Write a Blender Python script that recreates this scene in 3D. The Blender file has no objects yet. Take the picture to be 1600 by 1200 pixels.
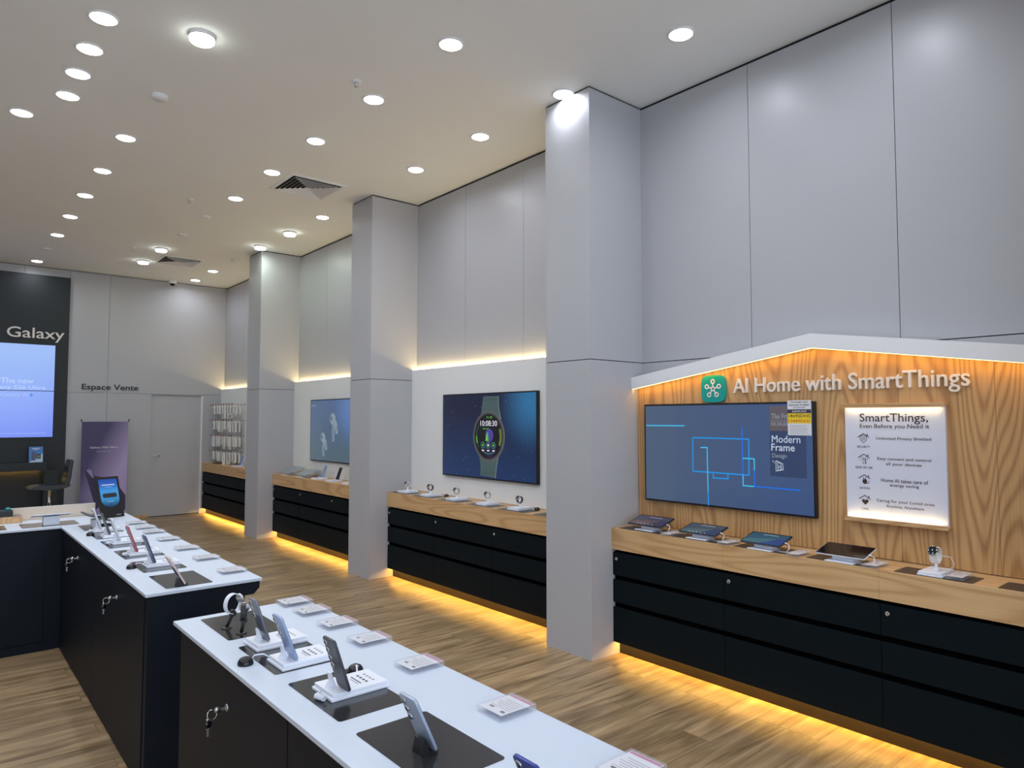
import bpy, bmesh, math, random
from mathutils import Vector, Matrix
random.seed(7)
S = bpy.context.scene
C = S.collection
PI = math.pi
# ------------------------------------------------------------------ camera
H = 1.70                                            # eye height
FPX, YAW, PITCH = 1080.8, 40.165, 2.893
cd = bpy.data.cameras.new('camera'); cam = bpy.data.objects.new('camera', cd); C.objects.link(cam)
cd.sensor_fit = 'HORIZONTAL'; cd.sensor_width = 36; cd.lens = FPX / 1600 * 36
cd.clip_start = 0.05
cam.location = (0, 0, H); cam.rotation_euler = (math.radians(90 + PITCH), 0, math.radians(-YAW))
S.camera = cam
# ------------------------------------------------------------------ world, view, lamp levels
w = bpy.data.worlds.new('world'); S.world = w; w.use_nodes = True
w.node_tree.nodes['Background'].inputs[0].default_value = (.72, .84, 1.0, 1)
w.node_tree.nodes['Background'].inputs[1].default_value = 3.0         # daylight outside the shop front
S.view_settings.view_transform = 'Standard'; S.view_settings.look = 'None'
S.view_settings.exposure = 0.27; S.view_settings.gamma = 1.0; S.view_settings.use_curve_mapping = False
S.cycles.use_denoising = True
S.cycles.max_bounces = 8; S.cycles.diffuse_bounces = 5; S.cycles.glossy_bounces = 4
S.cycles.transmission_bounces = 6; S.cycles.transparent_max_bounces = 8
S.cycles.sample_clamp_indirect = 4.0
P_DOWN, P_SURF = 3.15, 3.2                           # watts of one recessed / one surface ceiling lamp
COOL, GREENISH = (.86, .90, 1.0), (.84, 1.0, .86)
WARM = (1.0, .51, .07)
WARM2 = (1.0, .74, .34)

# ------------------------------------------------------------------ helpers
_yw, _pt = math.radians(YAW), math.radians(PITCH)
_fw = Vector((math.sin(_yw) * math.cos(_pt), math.cos(_yw) * math.cos(_pt), math.sin(_pt)))
_rt = Vector((math.cos(_yw), -math.sin(_yw), 0)); _up = _rt.cross(_fw)
def at(x, y, ax, c):
    """the point of the plane ax = c that stands at photograph position x, y"""
    d = _fw + _rt * ((x - 800) / FPX) + _up * ((600 - y) / FPX)
    i = 'XYZ'.index(ax); o = Vector((0, 0, H)); return o + d * ((c - o[i]) / d[i])

_mats = {}
def mat(name, col=(.8, .8, .8), rough=.5, metal=0., emit=None, es=1., spec=.5, trans=0., alpha=1., coat=0.):
    if name in _mats: return _mats[name]
    m = bpy.data.materials.new(name); m.use_nodes = True
    b = m.node_tree.nodes['Principled BSDF']; I = b.inputs
    I['Base Color'].default_value = (*col, 1); I['Roughness'].default_value = rough; I['Metallic'].default_value = metal
    I['Specular IOR Level'].default_value = spec; I['Transmission Weight'].default_value = trans; I['Alpha'].default_value = alpha
    I['Coat Weight'].default_value = coat
    if emit: I['Emission Color'].default_value = (*emit, 1); I['Emission Strength'].default_value = es
    _mats[name] = m; return m
def nd(m, t, **kw):
    n = m.node_tree.nodes.new(t)
    for k, v in kw.items(): setattr(n, k, v)
    return n
def lk(m, a, b): m.node_tree.links.new(a, b)
def bsdf(m): return m.node_tree.nodes['Principled BSDF']
def sc(*c):
    """sRGB 0-255 to linear"""
    return tuple(((v / 255) / 12.92 if v / 255 <= .04045 else ((v / 255 + .055) / 1.055) ** 2.4) for v in c)

def fine_noise(m, scale, amt, bump=0.0):
    """slight unevenness of the colour and of the surface"""
    tc = nd(m, 'ShaderNodeTexCoord'); no = nd(m, 'ShaderNodeTexNoise'); no.inputs['Scale'].default_value = scale; no.inputs['Detail'].default_value = 4
    lk(m, tc.outputs['Object'], no.inputs['Vector'])
    b = bsdf(m); col = tuple(b.inputs['Base Color'].default_value)
    mx = nd(m, 'ShaderNodeMix', data_type='RGBA'); mx.inputs[6].default_value = tuple(c * (1 - amt) for c in col[:3]) + (1,); mx.inputs[7].default_value = tuple(min(1, c * (1 + amt)) for c in col[:3]) + (1,)
    lk(m, no.outputs['Fac'], mx.inputs[0]); lk(m, mx.outputs[2], b.inputs['Base Color'])
    if bump:
        bp = nd(m, 'ShaderNodeBump'); bp.inputs['Strength'].default_value = bump; bp.inputs['Distance'].default_value = .002
        lk(m, no.outputs['Fac'], bp.inputs['Height']); lk(m, bp.outputs['Normal'], b.inputs['Normal'])
    return m

def oak(name, along, light, dark, rough=.42):
    """oak veneer: contour lines of a stretched noise give the cathedral grain; along = axis of the grain"""
    m = mat(name, light, rough)
    if m.node_tree.nodes.get('done'): return m
    tc = nd(m, 'ShaderNodeTexCoord'); tc.name = 'done'
    def stretched(acr, alo):
        mp = nd(m, 'ShaderNodeMapping'); s = [acr] * 3; s['XYZ'.index(along)] = alo
        mp.inputs['Scale'].default_value = s; lk(m, tc.outputs['Object'], mp.inputs['Vector']); return mp
    n1 = nd(m, 'ShaderNodeTexNoise'); n1.inputs['Scale'].default_value = 1; n1.inputs['Detail'].default_value = 1.2
    lk(m, stretched(3.3, .36).outputs[0], n1.inputs['Vector'])
    mu = nd(m, 'ShaderNodeMath', operation='MULTIPLY'); mu.inputs[1].default_value = 150; lk(m, n1.outputs['Fac'], mu.inputs[0])
    si = nd(m, 'ShaderNodeMath', operation='SINE'); lk(m, mu.outputs[0], si.inputs[0])
    n2 = nd(m, 'ShaderNodeTexNoise'); n2.inputs['Scale'].default_value = 1; n2.inputs['Detail'].default_value = 3
    lk(m, stretched(120, 2.2).outputs[0], n2.inputs['Vector'])
    n3 = nd(m, 'ShaderNodeTexNoise'); n3.inputs['Scale'].default_value = 1; n3.inputs['Detail'].default_value = 2
    lk(m, stretched(2.5, .4).outputs[0], n3.inputs['Vector'])
    a = nd(m, 'ShaderNodeMath', operation='MULTIPLY_ADD'); a.inputs[1].default_value = .42; a.inputs[2].default_value = -.20
    pa = nd(m, 'ShaderNodeMath', operation='MULTIPLY_ADD'); pa.inputs[1].default_value = .5; pa.inputs[2].default_value = .5; lk(m, si.outputs[0], pa.inputs[0])
    pb = nd(m, 'ShaderNodeMath', operation='POWER'); pb.inputs[1].default_value = 2.2; lk(m, pa.outputs[0], pb.inputs[0]); lk(m, pb.outputs[0], a.inputs[0])
    b = nd(m, 'ShaderNodeMath', operation='MULTIPLY_ADD'); b.inputs[1].default_value = .5; lk(m, n2.outputs['Fac'], b.inputs[0]); lk(m, a.outputs[0], b.inputs[2])
    c = nd(m, 'ShaderNodeMath', operation='MULTIPLY_ADD'); c.inputs[1].default_value = .45; lk(m, n3.outputs['Fac'], c.inputs[0]); lk(m, b.outputs[0], c.inputs[2])
    mx = nd(m, 'ShaderNodeMix', data_type='RGBA'); mx.inputs[6].default_value = (*light, 1); mx.inputs[7].default_value = (*dark, 1)
    lk(m, c.outputs[0], mx.inputs[0]); lk(m, mx.outputs[2], bsdf(m).inputs['Base Color'])
    return m

def floor_mat():
    m = mat('oak_plank_floor', (.3, .2, .1), .36, spec=.4)
    tc = nd(m, 'ShaderNodeTexCoord')
    br = nd(m, 'ShaderNodeTexBrick'); br.offset = .37; br.offset_frequency = 3
    I = br.inputs; I['Color1'].default_value = (0, 0, 0, 1); I['Color2'].default_value = (1, 1, 1, 1); I['Mortar'].default_value = (.5, .5, .5, 1)
    I['Scale'].default_value = 1; I['Mortar Size'].default_value = .0012; I['Brick Width'].default_value = 1.22; I['Row Height'].default_value = .182; I['Bias'].default_value = 0
    lk(m, tc.outputs['Object'], br.inputs['Vector'])
    def noise(sx, sy, det, dist=0):
        mp = nd(m, 'ShaderNodeMapping'); mp.inputs['Scale'].default_value = (sx, sy, 1); lk(m, tc.outputs['Object'], mp.inputs['Vector'])
        n = nd(m, 'ShaderNodeTexNoise', noise_dimensions='4D'); n.inputs['Scale'].default_value = 1; n.inputs['Detail'].default_value = det; n.inputs['Distortion'].default_value = dist
        ww = nd(m, 'ShaderNodeMath', operation='MULTIPLY'); ww.inputs[1].default_value = 37; lk(m, br.outputs['Color'], ww.inputs[0]); lk(m, ww.outputs[0], n.inputs['W'])
        lk(m, mp.outputs[0], n.inputs['Vector']); return n
    n1 = noise(1.6, 15, 3, 1.0); n2 = noise(4, 90, 3)
    r1 = nd(m, 'ShaderNodeValToRGB'); r1.color_ramp.elements[0].position = .28; r1.color_ramp.elements[1].position = .72
    r1.color_ramp.elements[0].color = (*sc(108, 87, 60), 1); r1.color_ramp.elements[1].color = (*sc(190, 162, 124), 1); lk(m, n1.outputs['Fac'], r1.inputs[0])
    mx = nd(m, 'ShaderNodeMix', data_type='RGBA', blend_type='MULTIPLY'); mx.inputs[0].default_value = 1
    r2 = nd(m, 'ShaderNodeMapRange'); r2.inputs[1].default_value = .25; r2.inputs[2].default_value = .75; r2.inputs[3].default_value = .78; r2.inputs[4].default_value = 1.1; lk(m, n2.outputs['Fac'], r2.inputs[0])
    lk(m, r1.outputs[0], mx.inputs[6]); lk(m, r2.outputs[0], mx.inputs[7])
    r3 = nd(m, 'ShaderNodeMapRange'); r3.inputs[3].default_value = .86; r3.inputs[4].default_value = 1.1; lk(m, br.outputs['Color'], r3.inputs[0])
    mx2 = nd(m, 'ShaderNodeMix', data_type='RGBA', blend_type='MULTIPLY'); mx2.inputs[0].default_value = 1
    lk(m, mx.outputs[2], mx2.inputs[6]); lk(m, r3.outputs[0], mx2.inputs[7])
    mx3 = nd(m, 'ShaderNodeMix', data_type='RGBA'); mx3.inputs[7].default_value = (*sc(92, 70, 50), 1)
    lk(m, br.outputs['Fac'], mx3.inputs[0]); lk(m, mx2.outputs[2], mx3.inputs[6]); lk(m, mx3.outputs[2], bsdf(m).inputs['Base Color'])
    return m

def screen_grad(name, c0, c1, axis, a, b, es=.78, c2=None):
    """a lit display whose picture runs from c0 to c1 between a and b along an object axis (with a corner glow c2)"""
    m = mat(name, (.01, .01, .012), .18, emit=(1, 1, 1), es=es)
    tc = nd(m, 'ShaderNodeTexCoord'); sp = nd(m, 'ShaderNodeSeparateXYZ'); lk(m, tc.outputs['Object'], sp.inputs[0])
    mr = nd(m, 'ShaderNodeMapRange'); mr.inputs[1].default_value = a; mr.inputs[2].default_value = b; lk(m, sp.outputs['XYZ'.index(axis)], mr.inputs[0])
    mx = nd(m, 'ShaderNodeMix', data_type='RGBA'); mx.inputs[6].default_value = (*c0, 1); mx.inputs[7].default_value = (*c1, 1); lk(m, mr.outputs[0], mx.inputs[0])
    out = mx.outputs[2]
    if c2:
        (gy, gz, gr), col = c2
        v = nd(m, 'ShaderNodeVectorMath', operation='DISTANCE'); v.inputs[1].default_value = (0, gy, gz)
        cb = nd(m, 'ShaderNodeCombineXYZ'); lk(m, sp.outputs[1], cb.inputs[1]); lk(m, sp.outputs[2], cb.inputs[2]); lk(m, cb.outputs[0], v.inputs[0])
        g = nd(m, 'ShaderNodeMapRange'); g.inputs[1].default_value = gr; g.inputs[2].default_value = 0; g.interpolation_type = 'SMOOTHSTEP'; lk(m, v.outputs['Value'], g.inputs[0])
        mx2 = nd(m, 'ShaderNodeMix', data_type='RGBA'); mx2.inputs[7].default_value = (*col, 1); lk(m, g.outputs[0], mx2.inputs[0]); lk(m, out, mx2.inputs[6]); out = mx2.outputs[2]
    lk(m, out, bsdf(m).inputs['Emission Color']); return m

class MB:
    """collects shapes and links them as ONE mesh object"""
    def __init__(s): s.bm = bmesh.new(); s.mats = []
    def mi(s, m):
        if m not in s.mats: s.mats.append(m)
        return s.mats.index(m)
    def face(s, pts, m, smooth=False):
        f = s.bm.faces.new([s.bm.verts.new(p) for p in pts]); f.material_index = s.mi(m); f.smooth = smooth; return f
    def _geom(s, geom, m, smooth, M):
        vs = [g for g in geom if isinstance(g, bmesh.types.BMVert)]
        for f in {f for v in vs for f in v.link_faces}: f.material_index = s.mi(m); f.smooth = smooth
        if M is not None: bmesh.ops.transform(s.bm, matrix=M, verts=vs)
        return vs
    def box(s, x0, x1, y0, y1, z0, z1, m, bev=0, M=None, seg=2):
        g = bmesh.ops.create_cube(s.bm, size=1)['verts']
        T = Matrix.Translation(((x0 + x1) / 2, (y0 + y1) / 2, (z0 + z1) / 2)) @ Matrix.Diagonal((abs(x1 - x0), abs(y1 - y0), abs(z1 - z0), 1))
        bmesh.ops.transform(s.bm, matrix=T, verts=g)
        if bev:
            es = list({e for v in g for e in v.link_edges})
            r = bmesh.ops.bevel(s.bm, geom=es, offset=bev, segments=seg, affect='EDGES', profile=.5)
            g = list({v for f in r['faces'] for v in f.verts} | {v for v in g if v.is_valid})
        return s._geom(g, m, False, M)
    def prism(s, pts, vec, m, smooth=False, M=None):
        vec = Vector(vec); a = [s.bm.verts.new(p) for p in pts]; b = [s.bm.verts.new(Vector(p) + vec) for p in pts]; n = len(pts); k = s.mi(m)
        fs = [s.bm.faces.new(a[::-1]), s.bm.faces.new(b)] + [s.bm.faces.new((a[i], a[(i + 1) % n], b[(i + 1) % n], b[i])) for i in range(n)]
        for i, f in enumerate(fs): f.material_index = k; f.smooth = smooth and i > 1
        if M is not None: bmesh.ops.transform(s.bm, matrix=M, verts=a + b)
        return a + b
    def lathe(s, prof, m, c=(0, 0, 0), n=24, M=None, smooth=True, cap=True):
        rings = []; vs = []
        for r, z in prof:
            rings.append([s.bm.verts.new((c[0] + r * math.cos(2 * PI * i / n), c[1] + r * math.sin(2 * PI * i / n), c[2] + z)) for i in range(n)] if r > 1e-6 else [s.bm.verts.new((c[0], c[1], c[2] + z))])
            vs += rings[-1]
        k = s.mi(m)
        for A, B in zip(rings, rings[1:]):
            for i in range(n):
                j = (i + 1) % n
                q = ([A[i], A[j], B[j], B[i]] if len(A) > 1 and len(B) > 1 else [A[0], B[j], B[i]] if len(A) == 1 and len(B) > 1 else [A[i], A[j], B[0]])
                f = s.bm.faces.new(q); f.material_index = k; f.smooth = smooth
        if cap:
            for R in (rings[0], rings[-1]):
                if len(R) > 2: f = s.bm.faces.new(R); f.material_index = k
        if M is not None: bmesh.ops.transform(s.bm, matrix=M, verts=vs)
        return vs
    def cyl(s, p0, p1, r0, m, r1=None, n=16, smooth=True):
        p0, p1 = Vector(p0), Vector(p1); d = p1 - p0
        M = Matrix.Translation(p0) @ d.to_track_quat('Z', 'Y').to_matrix().to_4x4()
        return s.lathe([(r0, 0), (r0 if r1 is None else r1, d.length)], m, n=n, M=M, smooth=smooth)
    def tube(s, pts, r, m, n=8, closed=False, flat=1.0, side=None):
        """a round (or flattened) tube along pts"""
        pts = [Vector(p) for p in pts]; N = len(pts); rings = []; k = s.mi(m); prev = None
        for i, p in enumerate(pts):
            if closed: t = pts[(i + 1) % N] - pts[i - 1]
            else: t = pts[min(i + 1, N - 1)] - pts[max(i - 1, 0)]
            t.normalize()
            if side is not None: a = Vector(side)
            else:
                a = prev if prev is not None else (Vector((0, 0, 1)) if abs(t.z) < .9 else Vector((1, 0, 0)))
            a = (a - t * a.dot(t)).normalized(); prev = a; b = t.cross(a)
            rings.append([s.bm.verts.new(p + a * r * math.cos(2 * PI * j / n) + b * r * flat * math.sin(2 * PI * j / n)) for j in range(n)])
        L = list(zip(rings, rings[1:])) + ([(rings[-1], rings[0])] if closed else [])
        for A, B in L:
            for j in range(n):
                f = s.bm.faces.new((A[j], A[(j + 1) % n], B[(j + 1) % n], B[j])); f.material_index = k; f.smooth = True
        if not closed:
            for R in (rings[0], rings[-1]):
                f = s.bm.faces.new(R); f.material_index = k
    def text(s, body, pl, a, b, m, width=None, height=None, off=.001, depth=0, align='L'):
        """lettering on the flat pl, lower left (or centre) at a, b; height is the height of the whole line box"""
        vs, fs, (x0, x1, y0, y1) = glyphs(body)
        W, Hh = x1 - x0, y1 - y0
        sx = (width / W) if width else height / Hh
        sy = (height / Hh) if height else sx
        if not width: sx = sy
        sh = 0 if align == 'L' else -(W * sx) / 2
        k = s.mi(m)
        top = [s.bm.verts.new(pl.p(a + sh + (v[0] - x0) * sx, b + (v[1] - y0) * sy, off + depth)) for v in vs]
        fl = []
        for f in fs:
            try: ff = s.bm.faces.new([top[i] for i in f]); ff.material_index = k; fl.append(ff)
            except ValueError: pass
        if depth:
            r = bmesh.ops.extrude_face_region(s.bm, geom=fl)
            ex = [g for g in r['geom'] if isinstance(g, bmesh.types.BMVert)]
            for f in {f for v in ex for f in v.link_faces}: f.material_index = k
            bmesh.ops.translate(s.bm, verts=top, vec=-pl.n * depth)
        return top
    def poly2(s, pl, pts, m, off=.001): return s.face([pl.p(a, b, off) for a, b in pts], m)
    def rect2(s, pl, a0, a1, b0, b1, m, off=.001): return s.poly2(pl, [(a0, b0), (a1, b0), (a1, b1), (a0, b1)], m, off)
    def disc2(s, pl, a, b, r, m, off=.001, n=40, ry=None): return s.poly2(pl, [(a + r * math.cos(2 * PI * i / n), b + (ry or r) * math.sin(2 * PI * i / n)) for i in range(n)], m, off)
    def ring2(s, pl, a, b, r0, r1, m, off=.001, n=40, t0=0, t1=2 * PI):
        for i in range(n):
            A, B = t0 + (t1 - t0) * i / n, t0 + (t1 - t0) * (i + 1) / n
            s.poly2(pl, [(a + r0 * math.cos(A), b + r0 * math.sin(A)), (a + r1 * math.cos(A), b + r1 * math.sin(A)), (a + r1 * math.cos(B), b + r1 * math.sin(B)), (a + r0 * math.cos(B), b + r0 * math.sin(B))], m, off)
    def line2(s, pl, p, q, wd, m, off=.001):
        (a, b), (c, d) = p, q; L = math.hypot(c - a, d - b) or 1; nx, ny = -(d - b) / L * wd / 2, (c - a) / L * wd / 2; ex, ey = (c - a) / L * wd / 2, (d - b) / L * wd / 2
        s.poly2(pl, [(a - ex + nx, b - ey + ny), (a - ex - nx, b - ey - ny), (c + ex - nx, d + ey - ny), (c + ex + nx, d + ey + ny)], m, off)
    def mesh(s, name):
        bmesh.ops.recalc_face_normals(s.bm, faces=[f for f in s.bm.faces if not f.tag])
        me = bpy.data.meshes.new(name); s.bm.to_mesh(me); s.bm.free()
        for m in s.mats: me.materials.append(m)
        return me
    def obj(s, name, parent=None, flat=False, **kw):
        if flat:
            me = bpy.data.meshes.new(name); s.bm.to_mesh(me); s.bm.free()
            for m in s.mats: me.materials.append(m)
        else: me = s.mesh(name)
        return link(name, me, parent, **kw)

def link(name, me, parent=None, loc=None, rot=None, label=None):
    o = bpy.data.objects.new(name, me); C.objects.link(o)
    if parent is not None: o.parent = parent
    if loc is not None: o.location = loc
    if rot is not None: o.rotation_euler = rot
    if label: o['label'] = label
    return o
class Flat:
    """a flat in the place: origin o, across u, up v, outward n"""
    def __init__(s, o, u, v): s.o, s.u, s.v = Vector(o), Vector(u).normalized(), Vector(v).normalized(); s.n = s.u.cross(s.v)
    def p(s, a, b, off=0): return s.o + s.u * a + s.v * b + s.n * off
def flat_right(x): return Flat((x, 0, 0), (0, -1, 0), (0, 0, 1))      # faces the aisle; across = -Y
def flat_back(y): return Flat((0, y, 0), (1, 0, 0), (0, 0, 1))        # faces the camera side; across = X
_gl = {}
def glyphs(body):
    if body not in _gl:
        cu = bpy.data.curves.new('t', 'FONT'); cu.body = body; cu.resolution_u = 3; cu.offset = 0 if body == 'Modern' else .0065
        o = bpy.data.objects.new('t', cu); me = bpy.data.meshes.new_from_object(o)
        vs = [tuple(v.co) for v in me.vertices]; fs = [tuple(p.vertices) for p in me.polygons]
        xs, ys = [v[0] for v in vs], [v[1] for v in vs]
        _gl[body] = (vs, fs, (min(xs), max(xs), min(ys), max(ys)))
        bpy.data.objects.remove(o); bpy.data.curves.remove(cu); bpy.data.meshes.remove(me)
    return _gl[body]
def tag(o, label, cat, group=None):
    o['label'] = label; o['category'] = cat
    if group: o['group'] = group
    return o
def thing(name, label, cat, loc=(0, 0, 0), rotz=0, group=None, rot=None):
    o = bpy.data.objects.new(name, None); C.objects.link(o); o.empty_display_size = .05
    o.location = loc; o.rotation_euler = rot if rot is not None else (0, 0, rotz)
    return tag(o, label, cat, group)
def struct(o): o['kind'] = 'structure'; return o
_pm = {}
def part(name, parent, key, build, **kw):
    """a part whose mesh is shared by every copy with the same key"""
    if key not in _pm:
        mb = MB(); build(mb); _pm[key] = mb.mesh(name)
    return link(name, _pm[key], parent, **kw)
def area(name, parent, loc, rot, sx, sy, power, col, shape='RECTANGLE', spread=PI):
    l = bpy.data.lights.new(name, 'AREA'); l.shape = shape; l.size = sx; l.energy = power; l.color = col; l.spread = spread
    if shape in ('RECTANGLE', 'ELLIPSE'): l.size_y = sy
    o = bpy.data.objects.new(name, l); C.objects.link(o); o.parent = parent; o.location = loc; o.rotation_euler = rot
    return o

# ------------------------------------------------------------------ materials
M_PANEL = fine_noise(mat('grey_laminate_panel', sc(180, 181, 185), .36), 3, .015)
M_LINING = fine_noise(mat('white_lining', sc(232, 234, 233), .5), 3, .015)
M_CEIL = fine_noise(mat('white_ceiling_paint', sc(240, 242, 240), .85), 2.5, .02)
M_GAP = mat('dark_joint', (.012, .012, .012), .9)
M_GAPSHADE = mat('painted_recess_shade', (.002, .002, .002), 1., spec=0.)  # near-black carcass colour paints the shade inside the drawer gaps
M_BLACK = fine_noise(mat('black_laminate', sc(13, 23, 28), .55, spec=.10), 40, .12)
M_BLACK2 = fine_noise(mat('black_green_panel', sc(26, 33, 37), .5), 30, .1)
M_BLACKC = fine_noise(mat('black_counter_laminate', sc(21, 27, 36), .5, spec=.14), 40, .1)
M_TOE = mat('dark_toe_board', sc(22, 20, 18), .5)
M_CORIAN = fine_noise(mat('white_solid_surface', sc(204, 214, 228), .38), 20, .01)
M_OAKV = oak('oak_veneer_upright', 'Z', sc(218, 176, 122), sc(142, 98, 56))
M_OAKH = oak('oak_veneer_lengthwise', 'Y', sc(222, 184, 134), sc(172, 128, 80))
M_FLOOR = floor_mat()
M_WHITE = mat('white_plastic', sc(234, 238, 248), .35)
M_WHITE2 = mat('white_paint_metal', sc(236, 237, 238), .45)
M_LETTER = mat('white_letter', sc(232, 226, 220), .5)
M_INK = mat('dark_ink', sc(40, 40, 46), .6)
M_MAT = mat('dark_glass_mat', sc(43, 43, 45), .14, spec=.6)
M_MATW = mat('dark_brown_mat', sc(58, 52, 48), .35)
M_DOME = mat('black_gloss', sc(12, 12, 20), .14)
M_BLKP = mat('black_plastic', sc(22, 22, 24), .4)
M_CHROME = mat('chrome', (.75, .73, .70), .18, 1.0)
M_STEEL = mat('brushed_steel', (.55, .55, .55), .35, 1.0)
M_PAPER = mat('paper', sc(226, 226, 230), .7)
M_PINK = mat('magenta_print', sc(190, 92, 140), .6)
M_GREYP = mat('grey_print', sc(150, 152, 160), .7)
def acrylic():
    m = bpy.data.materials.new('clear_acrylic'); m.use_nodes = True; t = m.node_tree; t.nodes.clear()
    out = t.nodes.new('ShaderNodeOutputMaterial'); tr = t.nodes.new('ShaderNodeBsdfTransparent'); tr.inputs[0].default_value = (.96, .965, .98, 1)
    gl = t.nodes.new('ShaderNodeBsdfGlossy'); gl.inputs['Roughness'].default_value = .06
    fr = t.nodes.new('ShaderNodeFresnel'); fr.inputs[0].default_value = 1.49; mx = t.nodes.new('ShaderNodeMixShader')
    ge = t.nodes.new('ShaderNodeNewGeometry'); iv = t.nodes.new('ShaderNodeMath'); iv.operation = 'SUBTRACT'; iv.inputs[0].default_value = 1; t.links.new(ge.outputs['Backfacing'], iv.inputs[1])
    ml = t.nodes.new('ShaderNodeMath'); ml.operation = 'MULTIPLY'; t.links.new(fr.outputs[0], ml.inputs[0]); t.links.new(iv.outputs[0], ml.inputs[1]); t.links.new(ml.outputs[0], mx.inputs[0]); t.links.new(tr.outputs[0], mx.inputs[1]); t.links.new(gl.outputs[0], mx.inputs[2]); df = t.nodes.new('ShaderNodeBsdfDiffuse'); df.inputs[0].default_value = (.9, .9, .93, 1); m2 = t.nodes.new('ShaderNodeMixShader'); m2.inputs[0].default_value = .14
    t.links.new(mx.outputs[0], m2.inputs[1]); t.links.new(df.outputs[0], m2.inputs[2]); t.links.new(m2.outputs[0], out.inputs[0])
    return m
M_ACR = acrylic()
M_LAMP = mat('lamp_diffuser_cool', (.9, .9, .9), .4, emit=(.93, .95, 1), es=15)
M_LAMPG = mat('lamp_diffuser_greenish', (.9, .9, .9), .4, emit=(.92, 1, .92), es=10)
M_LED = mat('led_strip_warm', (.9, .8, .6), .5, emit=(1, .74, .32), es=2.6)
M_LED2 = mat('led_strip_warm_white', (.9, .8, .6), .5, emit=(1, .88, .62), es=3)
def glow(name, col, es=.78): return mat(name, (.01, .01, .01), .3, emit=col, es=es)

# ------------------------------------------------------------------ the setting
HC = 4.14                                           # ceiling height
XC, XW, XL = 3.62, 4.20, 4.138                      # column faces, upper wall, lower lining
XF, XT = 3.832, 3.912                               # worktop / drawer fronts, toe boards
YB = 13.258                                         # back wall
COLS = [(.16, .635), (3.417, 3.884), (6.642, 7.106), (9.902, 10.40)]
BAYS = [(.635, 3.417), (3.884, 6.642), (7.106, 9.902), (10.40, YB)]
X0, Y0 = -3.6, -3.2
mb = MB(); mb.box(X0, 4.5, Y0, YB + .3, -.12, 0, M_FLOOR); struct(mb.obj('floor'))
mb = MB(); mb.box(X0, 4.5, Y0, YB + .3, HC, HC + .12, M_CEIL); struct(mb.obj('ceiling'))
mb = MB(); mb.box(X0 - .15, X0, Y0, YB + .3, 0, HC, M_PANEL); struct(mb.obj('wall_left'))
mb = MB(); WX0, WX1, WZ0, WZ1 = -2.9, 3.5, .15, 3.3
for q in ((X0, WX0, 0, HC), (WX1, 4.5, 0, HC), (WX0, WX1, 0, WZ0), (WX0, WX1, WZ1, HC)): mb.box(q[0], q[1], Y0 - .15, Y0, q[2], q[3], M_PANEL)
struct(mb.obj('wall_front'))
mb = MB()
for k in range(5):
    x = WX0 + (WX1 - WX0) * k / 4; mb.box(x - .03 if k else x, x + .03 if k < 4 else x, Y0 - .10, Y0 - .05, WZ0, WZ1, M_GAP)
for z in (WZ0, WZ1 - .05): mb.box(WX0, WX1, Y0 - .10, Y0 - .05, z, z + .05, M_GAP)
struct(mb.obj('window_1'))
pl = bpy.data.lights.new('daylight_opening', 'AREA'); pl.shape = 'RECTANGLE'; pl.size = WX1 - WX0; pl.size_y = WZ1 - WZ0; pl.cycles.is_portal = True
po = bpy.data.objects.new('daylight_opening', pl); C.objects.link(po); po.location = ((WX0 + WX1) / 2, Y0 - .16, (WZ0 + WZ1) / 2); po.rotation_euler = (-PI / 2, 0, PI)
# upper side wall: laminate panels with open joints over a dark backing
mb = MB(); mb.box(XW + .012, XW + .2, Y0, YB + .3, 0, HC, M_GAP)
SEAMS = [[1.562, 2.487], [4.811, 5.722], [8.03, 8.97], [11.35, 12.26]]
g = .002
for (a, b), ss in zip(BAYS, SEAMS):
    ys = [a] + ss + [b]
    for p, q in zip(ys, ys[1:]):
        p2, q2 = (p if p == a else p + g), (q if q == b else q - g)
        mb.box(XW, XW + .012, p2, q2, 2.133, HC - .022, M_PANEL); mb.box(XW, XW + .012, p2, q2, 0, 2.127, M_PANEL)
mb.box(XW, XW + .012, Y0, .16, 0, HC - .022, M_PANEL)
struct(mb.obj('wall_right'))
for (a, b) in COLS:
    mb = MB()
    for z0, z1 in ((0, 2.127), (2.133, HC - .014)): mb.box(XC, XW + .01, a, b, z0, z1, M_PANEL)
    mb.box(XC + .008, XW, a + .008, b - .008, 2.1, HC, M_GAP)
    struct(mb.obj('column'))
# white lower linings, proud of the upper wall, with a lit slot behind their top edge
for i, (a, b) in enumerate(BAYS[1:]):
    mb = MB(); mb.box(XL, XL + .016, a + .001, b - .001, .915, 2.243, M_LINING); mb.box(XL + .016, XW - .001, a + .001, b - .001, .915, 2.16, M_GAP)
    struct(mb.obj('wall_right'))
# oak veneer lining of the first bay under the gable
a, b = BAYS[0]; ap = 2.02
mb = MB()
def zg(y): return 2.205 - .1475 * abs(y - ap)       # top line of the gable
brd = [b - .001, 2.71, 2.49, 2.02, 1.56, 1.1, a + .001]
for q, p in zip(brd, brd[1:]):
    pts = [(XL, q - .0008, .915), (XL, p + .0008, .915), (XL, p + .0008, zg(p) - .03)] + ([(XL, ap, zg(ap) - .03)] if p < ap < q else []) + [(XL, q - .0008, zg(q) - .03)]
    mb.prism(pts, (.02, 0, 0), M_OAKV)
mb.box(XL + .02, XW - .001, a + .001, b - .001, .915, 1.9, M_GAP)
struct(mb.obj('wall_right'))
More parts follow.
